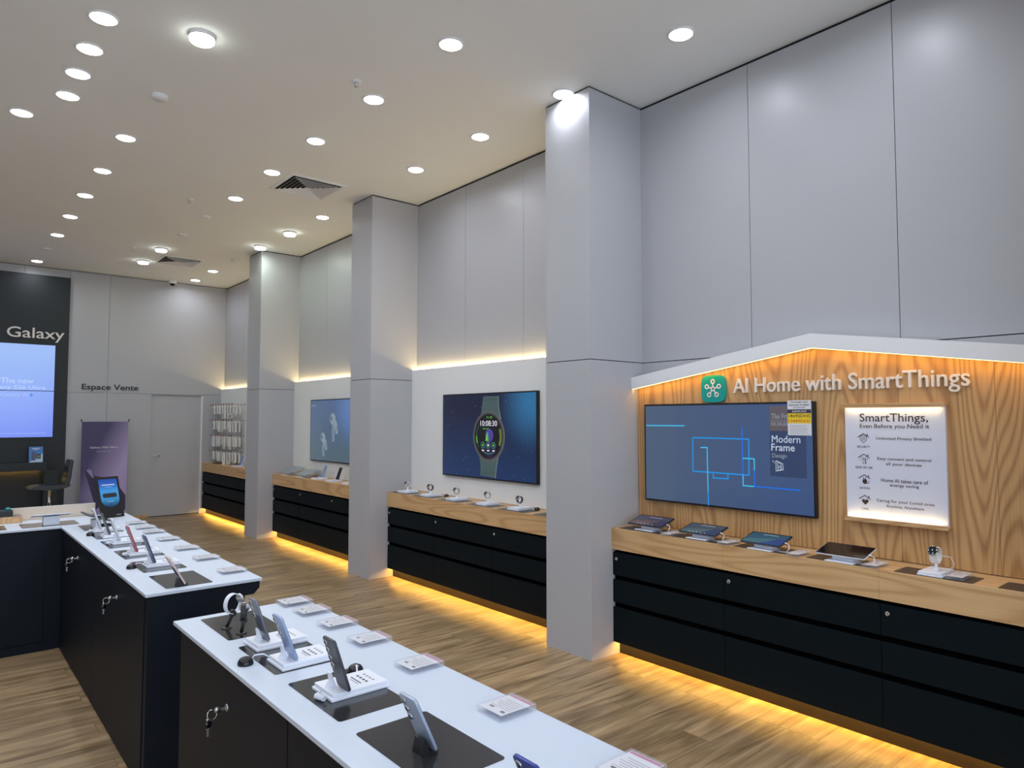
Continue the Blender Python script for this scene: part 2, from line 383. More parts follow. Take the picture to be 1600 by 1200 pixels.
# back wall: panels with joints; door opening
DX0, DX1, DZ = 2.974, 3.800, 2.118
mb = MB(); mb.box(X0, 4.4, YB + .05, YB + .2, 0, HC, M_GAP)
xs = [X0, -.6, .3, 1.10, 1.716, 2.292, 4.2]
for p, q in zip(xs, xs[1:]):
    mb.box(p + .002, q - .002, YB, YB + .05, 2.138, HC - .012, M_PANEL)
    if q < 4: mb.box(p + .002, q - .002, YB, YB + .05, 0, 2.134, M_PANEL)
mb.box(2.294, DX0 - .004, YB, YB + .05, 0, 2.134, M_PANEL); mb.box(DX1 + .022, 4.2, YB, YB + .05, 0, 2.134, M_PANEL)
mb.box(DX0 - .004, DX1 + .022, YB, YB + .05, DZ + .004, 2.134, M_PANEL)
struct(mb.obj('wall_back'))
mb = MB(); mb.box(DX0, DX1 - .004, YB + .022, YB + .048, .012, DZ, M_PANEL); mb.box(DX1 - .004, DX1 + .02, YB - .004, YB + .048, 0, DZ, M_WHITE2)
d = struct(mb.obj('door_1'))
mb = MB(); mb.box(DX0 + .03, DX0 + .075, YB + .014, YB + .022, .92, 1.14, M_STEEL, .003)
mb.cyl((DX0 + .05, YB + .014, 1.06), (DX0 + .05, YB - .03, 1.06), .010, M_STEEL); mb.tube([(DX0 + .05, YB - .03, 1.06), (DX0 + .15, YB - .03, 1.06)], .009, M_STEEL)
mb.obj('door_handle', d)
mb = MB(); mb.box(2.292, DX0 - .01, YB - .012, YB, 0, .05, M_OAKH, .002); struct(mb.obj('baseboard_back'))

# ------------------------------------------------------------------ ceiling lamps
def downlight(x, y, label):
    t = thing('downlight', label, 'ceiling light', (x, y, HC), group='recessed ceiling downlights')
    part('trim_ring', t, 'dl_ring', lambda m: m.lathe([(.070, -.004), (.073, -.010), (.082, -.009), (.087, -.004), (.088, 0), (.070, 0)], M_WHITE2, n=36, cap=False))
    part('diffuser', t, 'dl_dif', lambda m: m.lathe([(.0695, -.001), (.0695, -.010), (.066, -.013), (.03, -.015), (0, -.0155)], M_LAMP, n=36, cap=False))
    area('lamp_light', t, (0, 0, -.018), (0, 0, 0), .13, .13, P_DOWN, COOL, 'DISK', 2.85); return t
def surface_light(x, y, label):
    t = thing('surface_ceiling_light', label, 'ceiling light', (x, y, HC), group='surface mounted ceiling lights')
    part('housing', t, 'sl_h', lambda m: m.lathe([(.078, 0), (.078, -.022), (.074, -.022), (.074, 0)], M_WHITE2, n=36, cap=False))
    part('diffuser', t, 'sl_d', lambda m: m.lathe([(.0735, -.02), (.0735, -.040), (.069, -.046), (.03, -.050), (0, -.051)], M_LAMPG, n=36, cap=False))
    area('lamp_light', t, (0, 0, -.054), (0, 0, 0), .14, .14, P_SURF, GREENISH, 'DISK')
    return t
RC = 'round recessed ceiling light, '
for n, (x, y) in enumerate([(.740, 4.73), (.738, 5.19), (.733, 5.62), (.730, 6.06)]):
    downlight(x, y, RC + ['first', 'second', 'third', 'fourth'][n] + ' from the top edge in the tight row of four')
downlight(.494, 6.64, RC + 'alone beside the end of the tight row of four')
for n, y in enumerate([6.66, 7.70, 8.68, 9.71, 10.80]):
    downlight(1.235, y, RC + ['first', 'second', 'third', 'fourth', 'fifth'][n] + ' of the long row running to the black wall')
downlight(1.215, 12.81, RC + 'close above the black wall panel')
for n, y in enumerate([3.61, 4.63, 5.66, 6.67, 7.73]):
    downlight(2.525, y, RC + ['first', 'second', 'third', 'fourth', 'fifth'][n] + ' from the front of the middle row')
for lab, y in [('above the gabled oak display', 2.57), ('touching the head of the front column', 3.632), ('just behind the front column', 4.655), ('above the watch display', 5.69), ('in front of the second column head', 7.78), ('before the camera dome, farther from the back wall', 11.82), ('beside the camera dome by the back wall', 12.80)]:
    downlight(3.57 if y < 9 else 3.52, y, RC + lab)
for x, y, lab in [(1.257, 4.55, 'single one beside the tight row of four'), (3.542, 8.70, 'in front of the third column'), (3.516, 9.68, 'at the head of the third column'), (2.48, 10.73, 'in front of the far air vent'), (2.468, 11.75, 'behind the far air vent')]:
    surface_light(x, y, 'drum shaped surface ceiling light glowing greenish, ' + lab)
# unseen lamps: rows carried on overhead, plus left rows added to brighten that side
for x, ys in ((3.57, (1.54,)), (2.525, (2.58, 1.55, .5, -1)), (1.235, (3.5, 2.45, 1.2, -.5)), (.738, (4.27, 3.8)), (-.5, [-1.6 + 1.45 * i for i in range(10)]), (-1.75, [-1.6 + 1.45 * i for i in range(10)]), (-3.0, [-1.6 + 1.45 * i for i in range(10)])):
    for y in ys: downlight(x, y, 'unseen round recessed ceiling light overhead, outside the picture')

def ceiling_disc(name, x, y, r, h, label, cat):
    mb = MB(); mb.lathe([(r, 0), (r, -h * .6), (r * .9, -h), (0, -h)], M_WHITE2, (x, y, HC), n=28, cap=False); tag(mb.obj(name), label, cat)
ceiling_disc('smoke_detector', 1.262, 5.62, .056, .030, 'round white smoke detector between the tight lamp row and the middle row', 'smoke detector')
ceiling_disc('ceiling_speaker', 2.489, 8.675, .06, .016, 'flat round ceiling cover behind the sprinkler with the middle lamp row', 'ceiling cover')
ceiling_disc('ceiling_speaker', 2.499, 9.73, .06, .016, 'flat round ceiling cover nearest the two greenish drum lights', 'ceiling cover')
ceiling_disc('ceiling_speaker', 1.227, 11.80, .06, .016, 'flat round ceiling cover between the last two lamps before the black wall', 'ceiling cover')
ceiling_disc('ceiling_speaker', 3.545, 10.83, .06, .016, 'flat round ceiling cover beside the far column head', 'ceiling cover')
ceiling_disc('ceiling_speaker', 2.472, 12.84, .06, .016, 'flat round ceiling cover close to the back wall', 'ceiling cover')
for x, y, lab in [(2.292, 4.463, 'nearest the camera with a dark centre'), (2.151, 8.10, 'halfway down the ceiling'), (2.163, 10.91, 'far one before the drum lights')]:
    t = thing('sprinkler_head', 'small ceiling sprinkler with round plate, ' + lab, 'sprinkler', (x, y, HC))
    part('plate', t, 'spr_p', lambda m: m.lathe([(.038, 0), (.036, -.006), (.02, -.012), (0, -.012)], M_WHITE2, n=24, cap=False))
    part('nozzle', t, 'spr_n', lambda m: (m.lathe([(.011, -.012), (.011, -.03), (.006, -.034), (.015, -.038), (.015, -.041), (0, -.041)], M_STEEL, n=16, cap=False)))
def vent(x, y, s, label):
    t = thing('air_vent', label, 'air vent', (x, y, HC))
    def sq(m, h0, z0, h1, z1, mt):
        A = [(-h0, -h0, z0), (h0, -h0, z0), (h0, h0, z0), (-h0, h0, z0)]; B = [(-h1, -h1, z1), (h1, -h1, z1), (h1, h1, z1), (-h1, h1, z1)]
        for i in range(4): m.face([A[i], A[(i + 1) % 4], B[(i + 1) % 4], B[i]], mt)
    def frame(m):
        sq(m, s, 0, s, -.008, M_WHITE2); sq(m, s, -.008, s - .035, -.010, M_WHITE2); sq(m, s - .035, -.010, s - .04, -.002, M_WHITE2)
    part('frame', t, 'vf%.2f' % s, frame)
    part('backing', t, 'vb%.2f' % s, lambda m: m.box(-s + .04, s - .04, -s + .04, s - .04, -.002, -.0005, M_GAP))
    def lou(m):
        for k in range(6):
            h = (s - .045) * (1 - k / 6.4); sq(m, h - .034, -.003, h - .004, -.026, M_WHITE2); sq(m, h - .004, -.026, h - .006, -.027, M_WHITE2)
        m.box(-.02, .02, -.02, .02, -.027, -.024, M_WHITE2)
    part('louvre', t, 'vl%.2f' % s, lou)
vent(2.985, 6.87, .30, 'square four-way louvred ceiling air vent near the second column head')
vent(2.90, 11.42, .29, 'square louvred ceiling air vent farther back near the greenish drum lights')
t = thing('dome_camera', 'small white dome security camera with black eye under the back wall ceiling', 'camera', (3.229, 13.12, HC))
mb = MB(); mb.lathe([(.065, 0), (.065, -.045), (.058, -.055), (0, -.055)], M_WHITE2, n=28, cap=False); mb.obj('housing', t)
mb = MB(); mb.lathe([(.044, -.055), (.042, -.072), (.03, -.088), (0, -.096)], M_DOME, n=28, cap=False); mb.obj('lens_dome', t)

# ------------------------------------------------------------------ lit slots and strips
def led_strip(y0, y1, x, z, up, power, col, label, m=M_LED, tilt=0.):
    t = thing('led_strip', label, 'LED strip', (x, (y0 + y1) / 2, z)); L = abs(y1 - y0)
    mb = MB(); mb.box(-.005, .005, -L / 2, L / 2, -.002, .002, m); mb.obj('lit_tape', t)
    area('strip_light', t, (0, 0, .004 if up else -.004), (PI if up else 0, tilt, 0), .008, L, power * L, col); return t
WHO = ['gabled oak display', 'watch display', 'earbud screen display', 'accessory wall']
for i in (1, 2, 3):
    a, b = BAYS[i]
    led_strip(a + .01, b - .01, 4.182, 2.229, True, 2.6, WARM2, 'warm light strip in the slot above the white lining of the ' + WHO[i])

# ------------------------------------------------------------------ drawer cabinets and oak worktops
UNITS = [[(.64, 1.565, None), (1.565, 2.497, 0), (2.497, 3.415, 0)], [(3.888, 4.828, 0), (4.828, 5.747, 0), (5.747, 6.638, 0)],
         [(7.11, 8.03, 0), (8.03, 8.98, 0), (8.98, 9.898, 0)], [(10.405, 11.36, 0), (11.36, 12.30, 0), (12.30, YB - .004, 0)]]
POS = ['running past the edge of the picture', 'in the middle', 'against the column']
for i, us in enumerate(UNITS):
    for k, (p, q, _) in enumerate(us):
        lab = 'black three-drawer cabinet under the %s, %s' % (WHO[i], [['partly outside the picture', 'in the middle of the run', 'against the front column'], ['behind the front column', 'in the middle of the run', 'against the second column'], ['behind the second column', 'in the middle of the run', 'against the third column'], ['behind the third column', 'in the middle of the run', 'in the corner by the door']][i][k])
        t = thing('drawer_cabinet', lab, 'cabinet', (XF + .01, (p + q) / 2, 0), group='black drawer cabinets along the side wall')
        W = (q - p) / 2 - .0015
        D = XL - XF - .015
        mb = MB(); mb.box(.022, D, -W, W, .122, .742, M_GAPSHADE); mb.obj('carcass', t)
        mb = MB(); mb.box(XT - XF - .01, XT - XF + .006, -W - .0014, W + .0014, 0, .122, M_TOE); mb.obj('toe_board', t)
        for n, (z0, z1) in enumerate(((.095, .345), (.380, .540), (.573, .736))):
            mb = MB(); mb.box(0, .020, -W, W, z0, z1, M_BLACK, .0015)
            dr = mb.obj('drawer', t)
            if n == 2 and not (i == 3 and k < 2):
                part('lock', dr, 'lock', lambda m: (m.lathe([(.0, -.0005), (.011, -.0005), (.012, .001), (.012, .005), (.009, .007), (.004, .007), (.004, .004), (0, .004)], M_STEEL, n=20, M=Matrix.Rotation(-PI / 2, 4, 'Y'), cap=False), m.box(-.0052, -.004, -.001, .001, -.004, .004, M_GAP)), loc=(.0, W - .034, .690))
    a, b = BAYS[i]
    mb = MB(); js = [a + .001] + [u[1] for u in us[:-1]] + [b - .001]
    for p, q in zip(js, js[1:]):
        mb.box(XF, XL, p + .0004, q - .0004, .757, .912, M_OAKH, .0015)
    tag(mb.obj('worktop'), 'thick oak worktop over the black drawers of the ' + WHO[i], 'worktop')
    led_strip(a + .02, b - .02, XT - .020, .106, False, 3.3, WARM, 'warm light strip under the black drawers of the ' + WHO[i], tilt=.0)

# ------------------------------------------------------------------ gable over the oak lining
a, b = BAYS[0]
t = thing('gable_canopy', 'white gabled roof edge over the oak wall, lit from below', 'canopy', (XL, ap, 2.1))
GX, GH, GT = 4.062 - XL, .088, .014
def zt(y): return zg(y) + .013                      # top of the fascia
for y0, y1 in ((b - .002, ap), (ap, a + .002)):
    n0, n1 = y0 - ap, y1 - ap; z0, z1 = zt(y0) - 2.1, zt(y1) - 2.1
    mb = MB(); mb.prism([(GX, n0, z0 - GH), (GX, n1, z1 - GH), (GX, n1, z1), (GX, n0, z0)], (GT, 0, 0), M_WHITE2)
    mb.prism([(GX + GT, n0, z0 - .012), (GX + GT, n1, z1 - .012), (GX + GT, n1, z1), (GX + GT, n0, z0)], (.10, 0, 0), M_WHITE2)
    mb.obj('fascia', t)
    mb = MB(); mb.prism([(GX + GT + .001, n0, z0 - GH - .002), (GX + GT + .001, n1, z1 - GH - .002), (GX + GT + .001, n1, z1 - GH + .003), (GX + GT + .001, n0, z0 - GH + .003)], (.010, 0, 0), M_LED)
    mb.obj('lit_tape', t)
    L = math.hypot(n1 - n0, z1 - z0); sl = math.atan2(z1 - z0, n1 - n0)
    lt = area('strip_light', t, (GX + GT + .012, (n0 + n1) / 2, (z0 + z1) / 2 - GH - .006), (0, 0, 0), .010, L, 0.55 * L, WARM)
    d = Vector((.45, 0, -1)).normalized(); yv = Vector((0, n1 - n0, z1 - z0)).normalized(); zv = -(d - yv * d.dot(yv)).normalized(); xv = yv.cross(zv)
    lt.rotation_euler = Matrix((xv, yv, zv)).transposed().to_euler()

def letters(root, body, pl, a, b, width, height, m, depth, off):
    """raised lettering, every letter a part of its sign"""
    mb = MB(); mb.text(body, pl, a, b, m, width, height, off, depth)
    me = mb.mesh('t'); bm = bmesh.new(); bm.from_mesh(me); bpy.data.meshes.remove(me)
    seen = set(); isl = []
    for v in bm.verts:
        if v in seen: continue
        st = [v]; cur = []
        seen.add(v)
        while st:
            q = st.pop(); cur.append(q)
            for e in q.link_edges:
                o = e.other_vert(q)
                if o not in seen: seen.add(o); st.append(o)
        us = [(Vector(q.co) - pl.o).dot(pl.u) for q in cur]; isl.append([min(us), max(us), cur])
    isl.sort(key=lambda q: q[0]); grp = []
    for i in isl:
        if grp and min(i[1], grp[-1][1]) - max(i[0], grp[-1][0]) > .6 * min(i[1] - i[0], grp[-1][1] - grp[-1][0]): grp[-1][1] = max(grp[-1][1], i[1]); grp[-1][2] += i[2]
        else: grp.append(i)
    inv = root.matrix_basis.inverted()
    for gmin, gmax, vs in grp:
        S2 = set(vs); ix = {v: k for k, v in enumerate(vs)}
        nm = bpy.data.meshes.new('letter'); nm.from_pydata([inv @ v.co for v in vs], [], [[ix[v] for v in f.verts] for f in bm.faces if f.verts[0] in S2]); nm.materials.append(m)
        link('letter', nm, root)
    bm.free()
PR = flat_right(XL)
t = thing('wall_lettering', 'long line of raised white letters on the oak wall beside the teal symbol', 'wall sign', (XL, -0 + 1.9, 1.91)); bpy.context.view_layer.update()
letters(t, 'AI Home with SmartThings', PR, -2.588, 1.842, 1.382, .128, M_LETTER, .016, .0)
t = thing('logo_sign', 'teal rounded square sign with white node symbol on the oak wall', 'wall sign', (XL, 2.737, 1.907))
PL = Flat((0, 0, 0), (0, -1, 0), (0, 0, 1)); r = .093
sq = [(math.copysign(abs(math.cos(q)) ** .45, math.cos(q)) * r, math.copysign(abs(math.sin(q)) ** .45, math.sin(q)) * r) for q in [2 * PI * i / 56 for i in range(56)]]
M_TEAL = mat('teal_enamel', sc(0, 156, 150), .4)
mb = MB(); mb.prism([PL.p(u, v, 0) for u, v in sq], PL.n * .022, M_TEAL); mb.obj('plate', t)
mb = MB(); 
mb.ring2(PL, 0, 0, .0085, .0165, M_LETTER, .024)
for k in range(5):
    q = PI / 2 + 2 * PI * k / 5; mb.ring2(PL, .050 * math.cos(q), .050 * math.sin(q), .0085, .0175, M_LETTER, .0242)
    mb.line2(PL, (.015 * math.cos(q), .015 * math.sin(q)), (.036 * math.cos(q), .036 * math.sin(q)), .009, M_LETTER, .0238)
mb.obj('symbol', t, flat=True)

# ------------------------------------------------------------------ wall screens
def tv(label, y0, y1, z0, z1, draw, X=XL, d=.034):
    """y0 is the far edge; parts: housing, screen"""
    t = thing('wall_screen', label, 'television', (X, (y0 + y1) / 2, (z0 + z1) / 2))
    W, Hh = abs(y0 - y1) / 2, (z1 - z0) / 2; be = .012
    mb = MB(); mb.box(-d, -.0, -W, W, -Hh, Hh, M_BLKP, .002); mb.obj('housing', t)
    mb = MB(); P = Flat((-d - .0006, 0, 0), (0, -1, 0), (0, 0, 1)); draw(mb, P, W - be, Hh - be * 1.1); mb.obj('screen', t, flat=True)
    return t
def pw(yc, zc): return lambda y, z: (-(y - yc), z - zc)      # world height and depth position to the screen's own
def draw1(m, P, W, Hh):
    f = pw(2.675, 1.454)
    m.rect2(P, -W, W, -Hh, Hh, screen_grad('screen_slate', sc(74, 92, 118), sc(60, 82, 124), 'Y', .6, -.5), 0)
    cy, cb, bl = glow('line_cyan', sc(64, 190, 236)), glow('line_azure', sc(14, 150, 236)), glow('line_blue', sc(10, 112, 230))
    def L(pts, c, wd=.008, o=.0012):
        q = [tuple(f(*(at(x, y, 'X', XL - .035).yz))) for x, y in pts]
        for A, B in zip(q, q[1:]): m.line2(P, A, B, wd, c, o)
    L([(1010.7, 664.8), (1068.7, 665.2)], cy)
    L([(1082.5, 683.7), (1170, 686.2), (1170.5, 742.5), (1083, 736), (1082.5, 683.7)], cb)
    L([(1114.5, 741), (1114.5, 746.7), (1137.5, 748.2), (1137.5, 741)], cb)
    L([(1095.5, 699.2), (1105, 699.2), (1106.6, 768)], cy, .008, .0018); L([(1106.6, 768), (1107.2, 789)], cb, .008, .0018)
    L([(1159.5, 667.5), (1161.2, 742)], bl, .008, .002); L([(1161.2, 742), (1161.5, 758.7), (1177.5, 760)], cy, .008, .002)
    L([(1161, 716), (1178.7, 717), (1179, 734)], cy, .008, .0024); L([(1179, 734), (1179.5, 760), (1250, 766)], bl, .008, .0022)
    R = lambda y0, y1, z0, z1, c, o: m.rect2(P, f(y0, 0)[0], f(y1, 0)[0], z0 - 1.454, z1 - 1.454, c, o)
    R(2.317, 2.078, 1.338, 1.781, glow('caption_navy', sc(46, 62, 98)), .0008); R(2.317, 2.16, 1.625, 1.781, glow('caption_brown', sc(92, 84, 92)), .0011)
    pale, dim = glow('caption_text', sc(196, 208, 226)), glow('caption_text_dim', sc(140, 148, 162))
    T = lambda s, y, z, wd, h, c=pale: m.text(s, P, *f(y, z), c, wd, h, .0018)
    T('The Frame', 2.303, 1.700, .16, .034, dim); T('55,50,65', 2.303, 1.655, .11, .024, dim); m.line2(P, f(2.303, 1.687), f(2.17, 1.687), .002, dim, .0018)
    T('Modern', 2.302, 1.551, .188, .045); T('Frame', 2.306, 1.499, .155, .045); T('Design', 2.302, 1.448, .098, .034, dim)
    for k in (0, 1):                                  # small picture-frame pictogram
        o = k * .012
        for A, B in (((2.277 - o, 1.437 - o * .3), (2.277 - o, 1.372 + o * .3)), ((2.277 - o, 1.437 - o * .3), (2.232 + o, 1.42 - o * .3)), ((2.232 + o, 1.42 - o * .3), (2.228 + o, 1.382 + o * .3)), ((2.228 + o, 1.382 + o * .3), (2.277 - o, 1.372 + o * .3))): m.line2(P, f(*A), f(*B), .0035, pale, .0018)
    m.line2(P, f(2.262, 1.39), f(2.252, 1.405), .003, pale, .0018); m.line2(P, f(2.252, 1.405), f(2.243, 1.39), .003, pale, .0018)
    m.disc2(P, *f(2.296, 1.433), .004, pale, .0018, 10); m.disc2(P, *f(2.288, 1.424), .003, pale, .0018, 10)
tv('wide wall screen on the oak wall showing a frame line drawing', 3.325, 2.025, 1.100, 1.808, draw1)
def draw2(m, P, W, Hh):
    f = pw(5.25, 1.537)
    m.rect2(P, -W, W, -Hh, Hh, screen_grad('screen_night', sc(24, 50, 92), sc(20, 27, 56), 'Z', -.35, .25, .74, ((-.66, .32, .52), sc(46, 112, 160))), 0)
    st = glow('star', sc(110, 130, 190)); rnd = random.Random(3)
    for _ in range(70):
        a_, b_ = rnd.uniform(-W, W) * .97, rnd.uniform(-Hh, Hh) * .97
        m.disc2(P, a_, b_, rnd.choice([.002, .003, .003, .0045]), st, .0007, 6)
    cx, cz = f(5.207, 1.534)
    band, edge, dark = glow('band_green_grey', sc(66, 86, 88)), glow('band_edge', sc(150, 160, 160)), glow('case_grey', sc(70, 70, 74))
    U = [(cx - .085, .382), (cx + .148, .378), (cx + .150, .28), (cx + .185, .16), (cx - .13, .16), (cx - .105, .28)]
    D = [(cx - .15, -.18), (cx + .15, -.18), (cx + .12, -.29), (cx + .105, -.392), (cx - .128, -.382), (cx - .125, -.3)]
    m.poly2(P, U, band, .001); m.poly2(P, D, band, .001)
    for q in ((U[1], U[2]), (U[2], U[3]), (D[1], D[2]), (D[2], D[3])): m.line2(P, *q, .005, edge, .0012)
    for z in (.36, .345, -.345, -.36): m.line2(P, (cx - .09, z), (cx + .12, z), .004, glow('band_groove', sc(48, 64, 68)), .0012)
    m.disc2(P, cx, cz, .244, glow('case_edge', sc(104, 100, 98)), .0014, 56, .240); m.disc2(P, cx - .004, cz, .236, dark, .0016, 56, .235)
    m.disc2(P, cx - .004, cz, .212, glow('dial_black', sc(12, 12, 22)), .0018, 56, .214)
    m.disc2(P, cx + .02, cz - .12, .085, glow('dial_violet_dim', sc(34, 24, 62)), .0019, 30); m.disc2(P, cx + .01, cz + .01, .062, glow('dial_violet', sc(72, 62, 150)), .002, 30)
    gr, ye = glow('dial_green', sc(96, 190, 50)), glow('dial_lime', sc(150, 190, 60)); te = glow('dial_teal', sc(50, 104, 98)); wh = glow('dial_white', sc(222, 224, 234))
    m.poly2(P, [(cx - .05, cz - .045), (cx, cz - .045), (cx - .012, cz + .045), (cx - .032, cz + .02)], gr, .0023)
    m.ring2(P, cx - .004, cz, .180, .186, te, .0022, 20, PI * .80, PI * 1.2); m.ring2(P, cx - .004, cz, .176, .190, gr, .0024, 10, PI * 1.0, PI * 1.12)
    for k in range(16):
        q = -.45 + k * .055; m.line2(P, (cx + .172 * math.cos(q), cz + .172 * math.sin(q)), (cx + .196 * math.cos(q), cz + .196 * math.sin(q)), .004, ye, .0022)
    for k in (-1, 0, 1): m.ring2(P, cx - .006 + k * .082, cz - .085, .022, .034, te, .0023, 24); m.disc2(P, cx - .006 + k * .082, cz - .085, .012, gr if k else wh, .0023, 12); m.rect2(P, cx - .022 + k * .082, cx + .012 + k * .082, cz - .142, cz - .130, wh, .0023)
    m.text('10:08:30', P, cx - .128, cz + .098, wh, .258, .052, .0024); m.text('Fri 28', P, cx - .03, cz + .172, gr, .085, .02, .0024); m.text('Seoul', P, cx - .09, cz + .066, gr, .09, .018, .0024)
    m.ring2(P, cx, cz, .160, .172, te, .0022, 22, PI * 1.28, PI * 1.68)
tv('wall screen showing a large green-banded watch against a night sky', 5.98, 4.52, 1.122, 1.952, draw2)
def draw3(m, P, W, Hh):
    f = pw(8.51, 1.545)
    m.rect2(P, -W, W, -Hh, Hh, screen_grad('screen_haze', sc(88, 108, 120), sc(84, 106, 142), 'Z', -.35, .35, .68, ((-.5, .3, .6), sc(100, 130, 184))), 0)
    pale, pal2, dk = glow('bud_white', sc(132, 146, 158)), glow('bud_pale', sc(112, 130, 146)), glow('bud_dark', sc(70, 84, 100))
    for cy, cz, s in ((8.55, 1.70, 1.0), (8.84, 1.45, .85)):
        a_, b_ = f(cy, cz)
        m.poly2(P, [(a_ - .03 * s, b_ - .02), (a_ + .07 * s, b_ - .02), (a_ + .075 * s, b_ - .30 * s), (a_ - .0 * s, b_ - .30 * s)], pal2, .0008)
        m.disc2(P, a_ + .01, b_, .085 * s, pale, .001, 30, .075 * s); m.poly2(P, [(a_ + .03 * s, b_ + .05 * s), (a_ + .14 * s, b_ - .05 * s), (a_ + .17 * s, b_ - .19 * s), (a_ + .10 * s, b_ - .20 * s), (a_ + .04 * s, b_ - .08 * s)], pale, .0012)
        m.disc2(P, a_ - .03 * s, b_ + .005, .022 * s, dk, .0016, 20, .034 * s); m.line2(P, (a_ + .13 * s, b_ - .10 * s), (a_ + .09 * s, b_ - .19 * s), .012, dk, .0016)
        m.rect2(P, a_ - .06 * s, a_ + .0 * s, b_ - .115 * s, b_ - .10 * s, dk, .0016)
    m.text('Buds', P, -W + .03, Hh - .08, pale, .14, .03, .001)
tv('grey wall screen showing white earbuds between two columns', 9.245, 7.78, 1.126, 1.965, draw3)

# price card stuck on the first screen
t = thing('price_card', 'white price card with yellow band stuck on the corner of the oak wall screen', 'price card', (XL - .0365, 2.117, 1.707))
mb = MB(); P = Flat((0, 0, 0), (0, -1, 0), (0, 0, 1)); W, Hh = .0755, .108
mb.box(-.0012, 0, -W, W, -Hh, Hh, M_PAPER)
m2 = MB(); P = Flat((-.0016, 0, 0), (0, -1, 0), (0, 0, 1)); YEL = mat('yellow_print', sc(240, 206, 40), .6); NAV = mat('navy_print', sc(52, 54, 78), .6); REDP = mat('orange_print', sc(206, 96, 40), .6)
mb.obj('card', t)
m2.rect2(P, -W, W, .028, .052, NAV, 0); m2.rect2(P, -W, W, -.034, .028, YEL, 0)
for s, z, h, wd, c in (('THE FRAME QLED', .090, .011, .115, NAV), ('TELEVISEUR 4K SMART', .074, .010, .135, NAV), ('55 POUCES', .059, .009, .075, NAV), ('SAMSUNG', .034, .012, .09, M_PAPER), ('14690DHS', .002, .020, .138, M_INK), ('13449DHS', -.028, .018, .138, REDP)):
    m2.text(s, P, 0, z, c, wd, h, .0004, 0, 'C')
for k in range(7): m2.rect2(P, -.06, (.06, .045, .055)[k % 3], -.047 - k * .0088, -.0452 - k * .0088, M_GREYP, .0002)
m2.obj('lettering', t, flat=True)

# ------------------------------------------------------------------ lit information board
BX, by0, by1, bz0, bz1 = XL, 1.846, 1.322, 1.128, 1.775
t = thing('information_board', 'white lit information board with four house pictograms on the oak wall', 'notice board', (BX, (by0 + by1) / 2, (bz0 + bz1) / 2))
W, Hh = (by0 - by1) / 2, (bz1 - bz0) / 2
M_BOARD = mat('white_board', sc(214, 218, 234), .55)
mb = MB(); mb.box(-.022, 0, -W, W, -Hh, Hh, M_BOARD); mb.obj('board', t)
for sgn in (1, -1):
    mb = MB(); z0 = sgn * Hh; mb.box(-.050, 0, -W - .006, W + .006, min(z0, z0 + sgn * .013), max(z0, z0 + sgn * .013), M_OAKH, .001)
    mb.box(-.050, -.046, -W - .006, W + .006, min(z0, z0 - sgn * .010), max(z0, z0 - sgn * .010), M_OAKH); sh = mb.obj('ledge', t)
    mb = MB(); mb.box(-.040, -.032, -W + .02, W - .004, min(z0 - sgn * .0004, z0 - sgn * .004), max(z0 - sgn * .0004, z0 - sgn * .004), M_LED2); mb.obj('lit_tape', sh)
    area('strip_light', t, (-.036, 0, sgn * (Hh - .007)), (0 if sgn > 0 else PI, .35 if sgn > 0 else -.35, 0), .008, 2 * W - .03, .38, WARM2)
mb = MB(); P = Flat((-.0224, 0, 0), (0, -1, 0), (0, 0, 1)); yc, zc = (by0 + by1) / 2, (bz0 + bz1) / 2
f = lambda y, z: (-(y - yc), z - zc); BR = mat('brown_ink', sc(62, 48, 48), .6)
mb.text('SmartThings,', P, *f(1.762, 1.670), BR, .358, .062); mb.text('Even Before you Need it', P, *f(1.762, 1.641), BR, .363, .031)
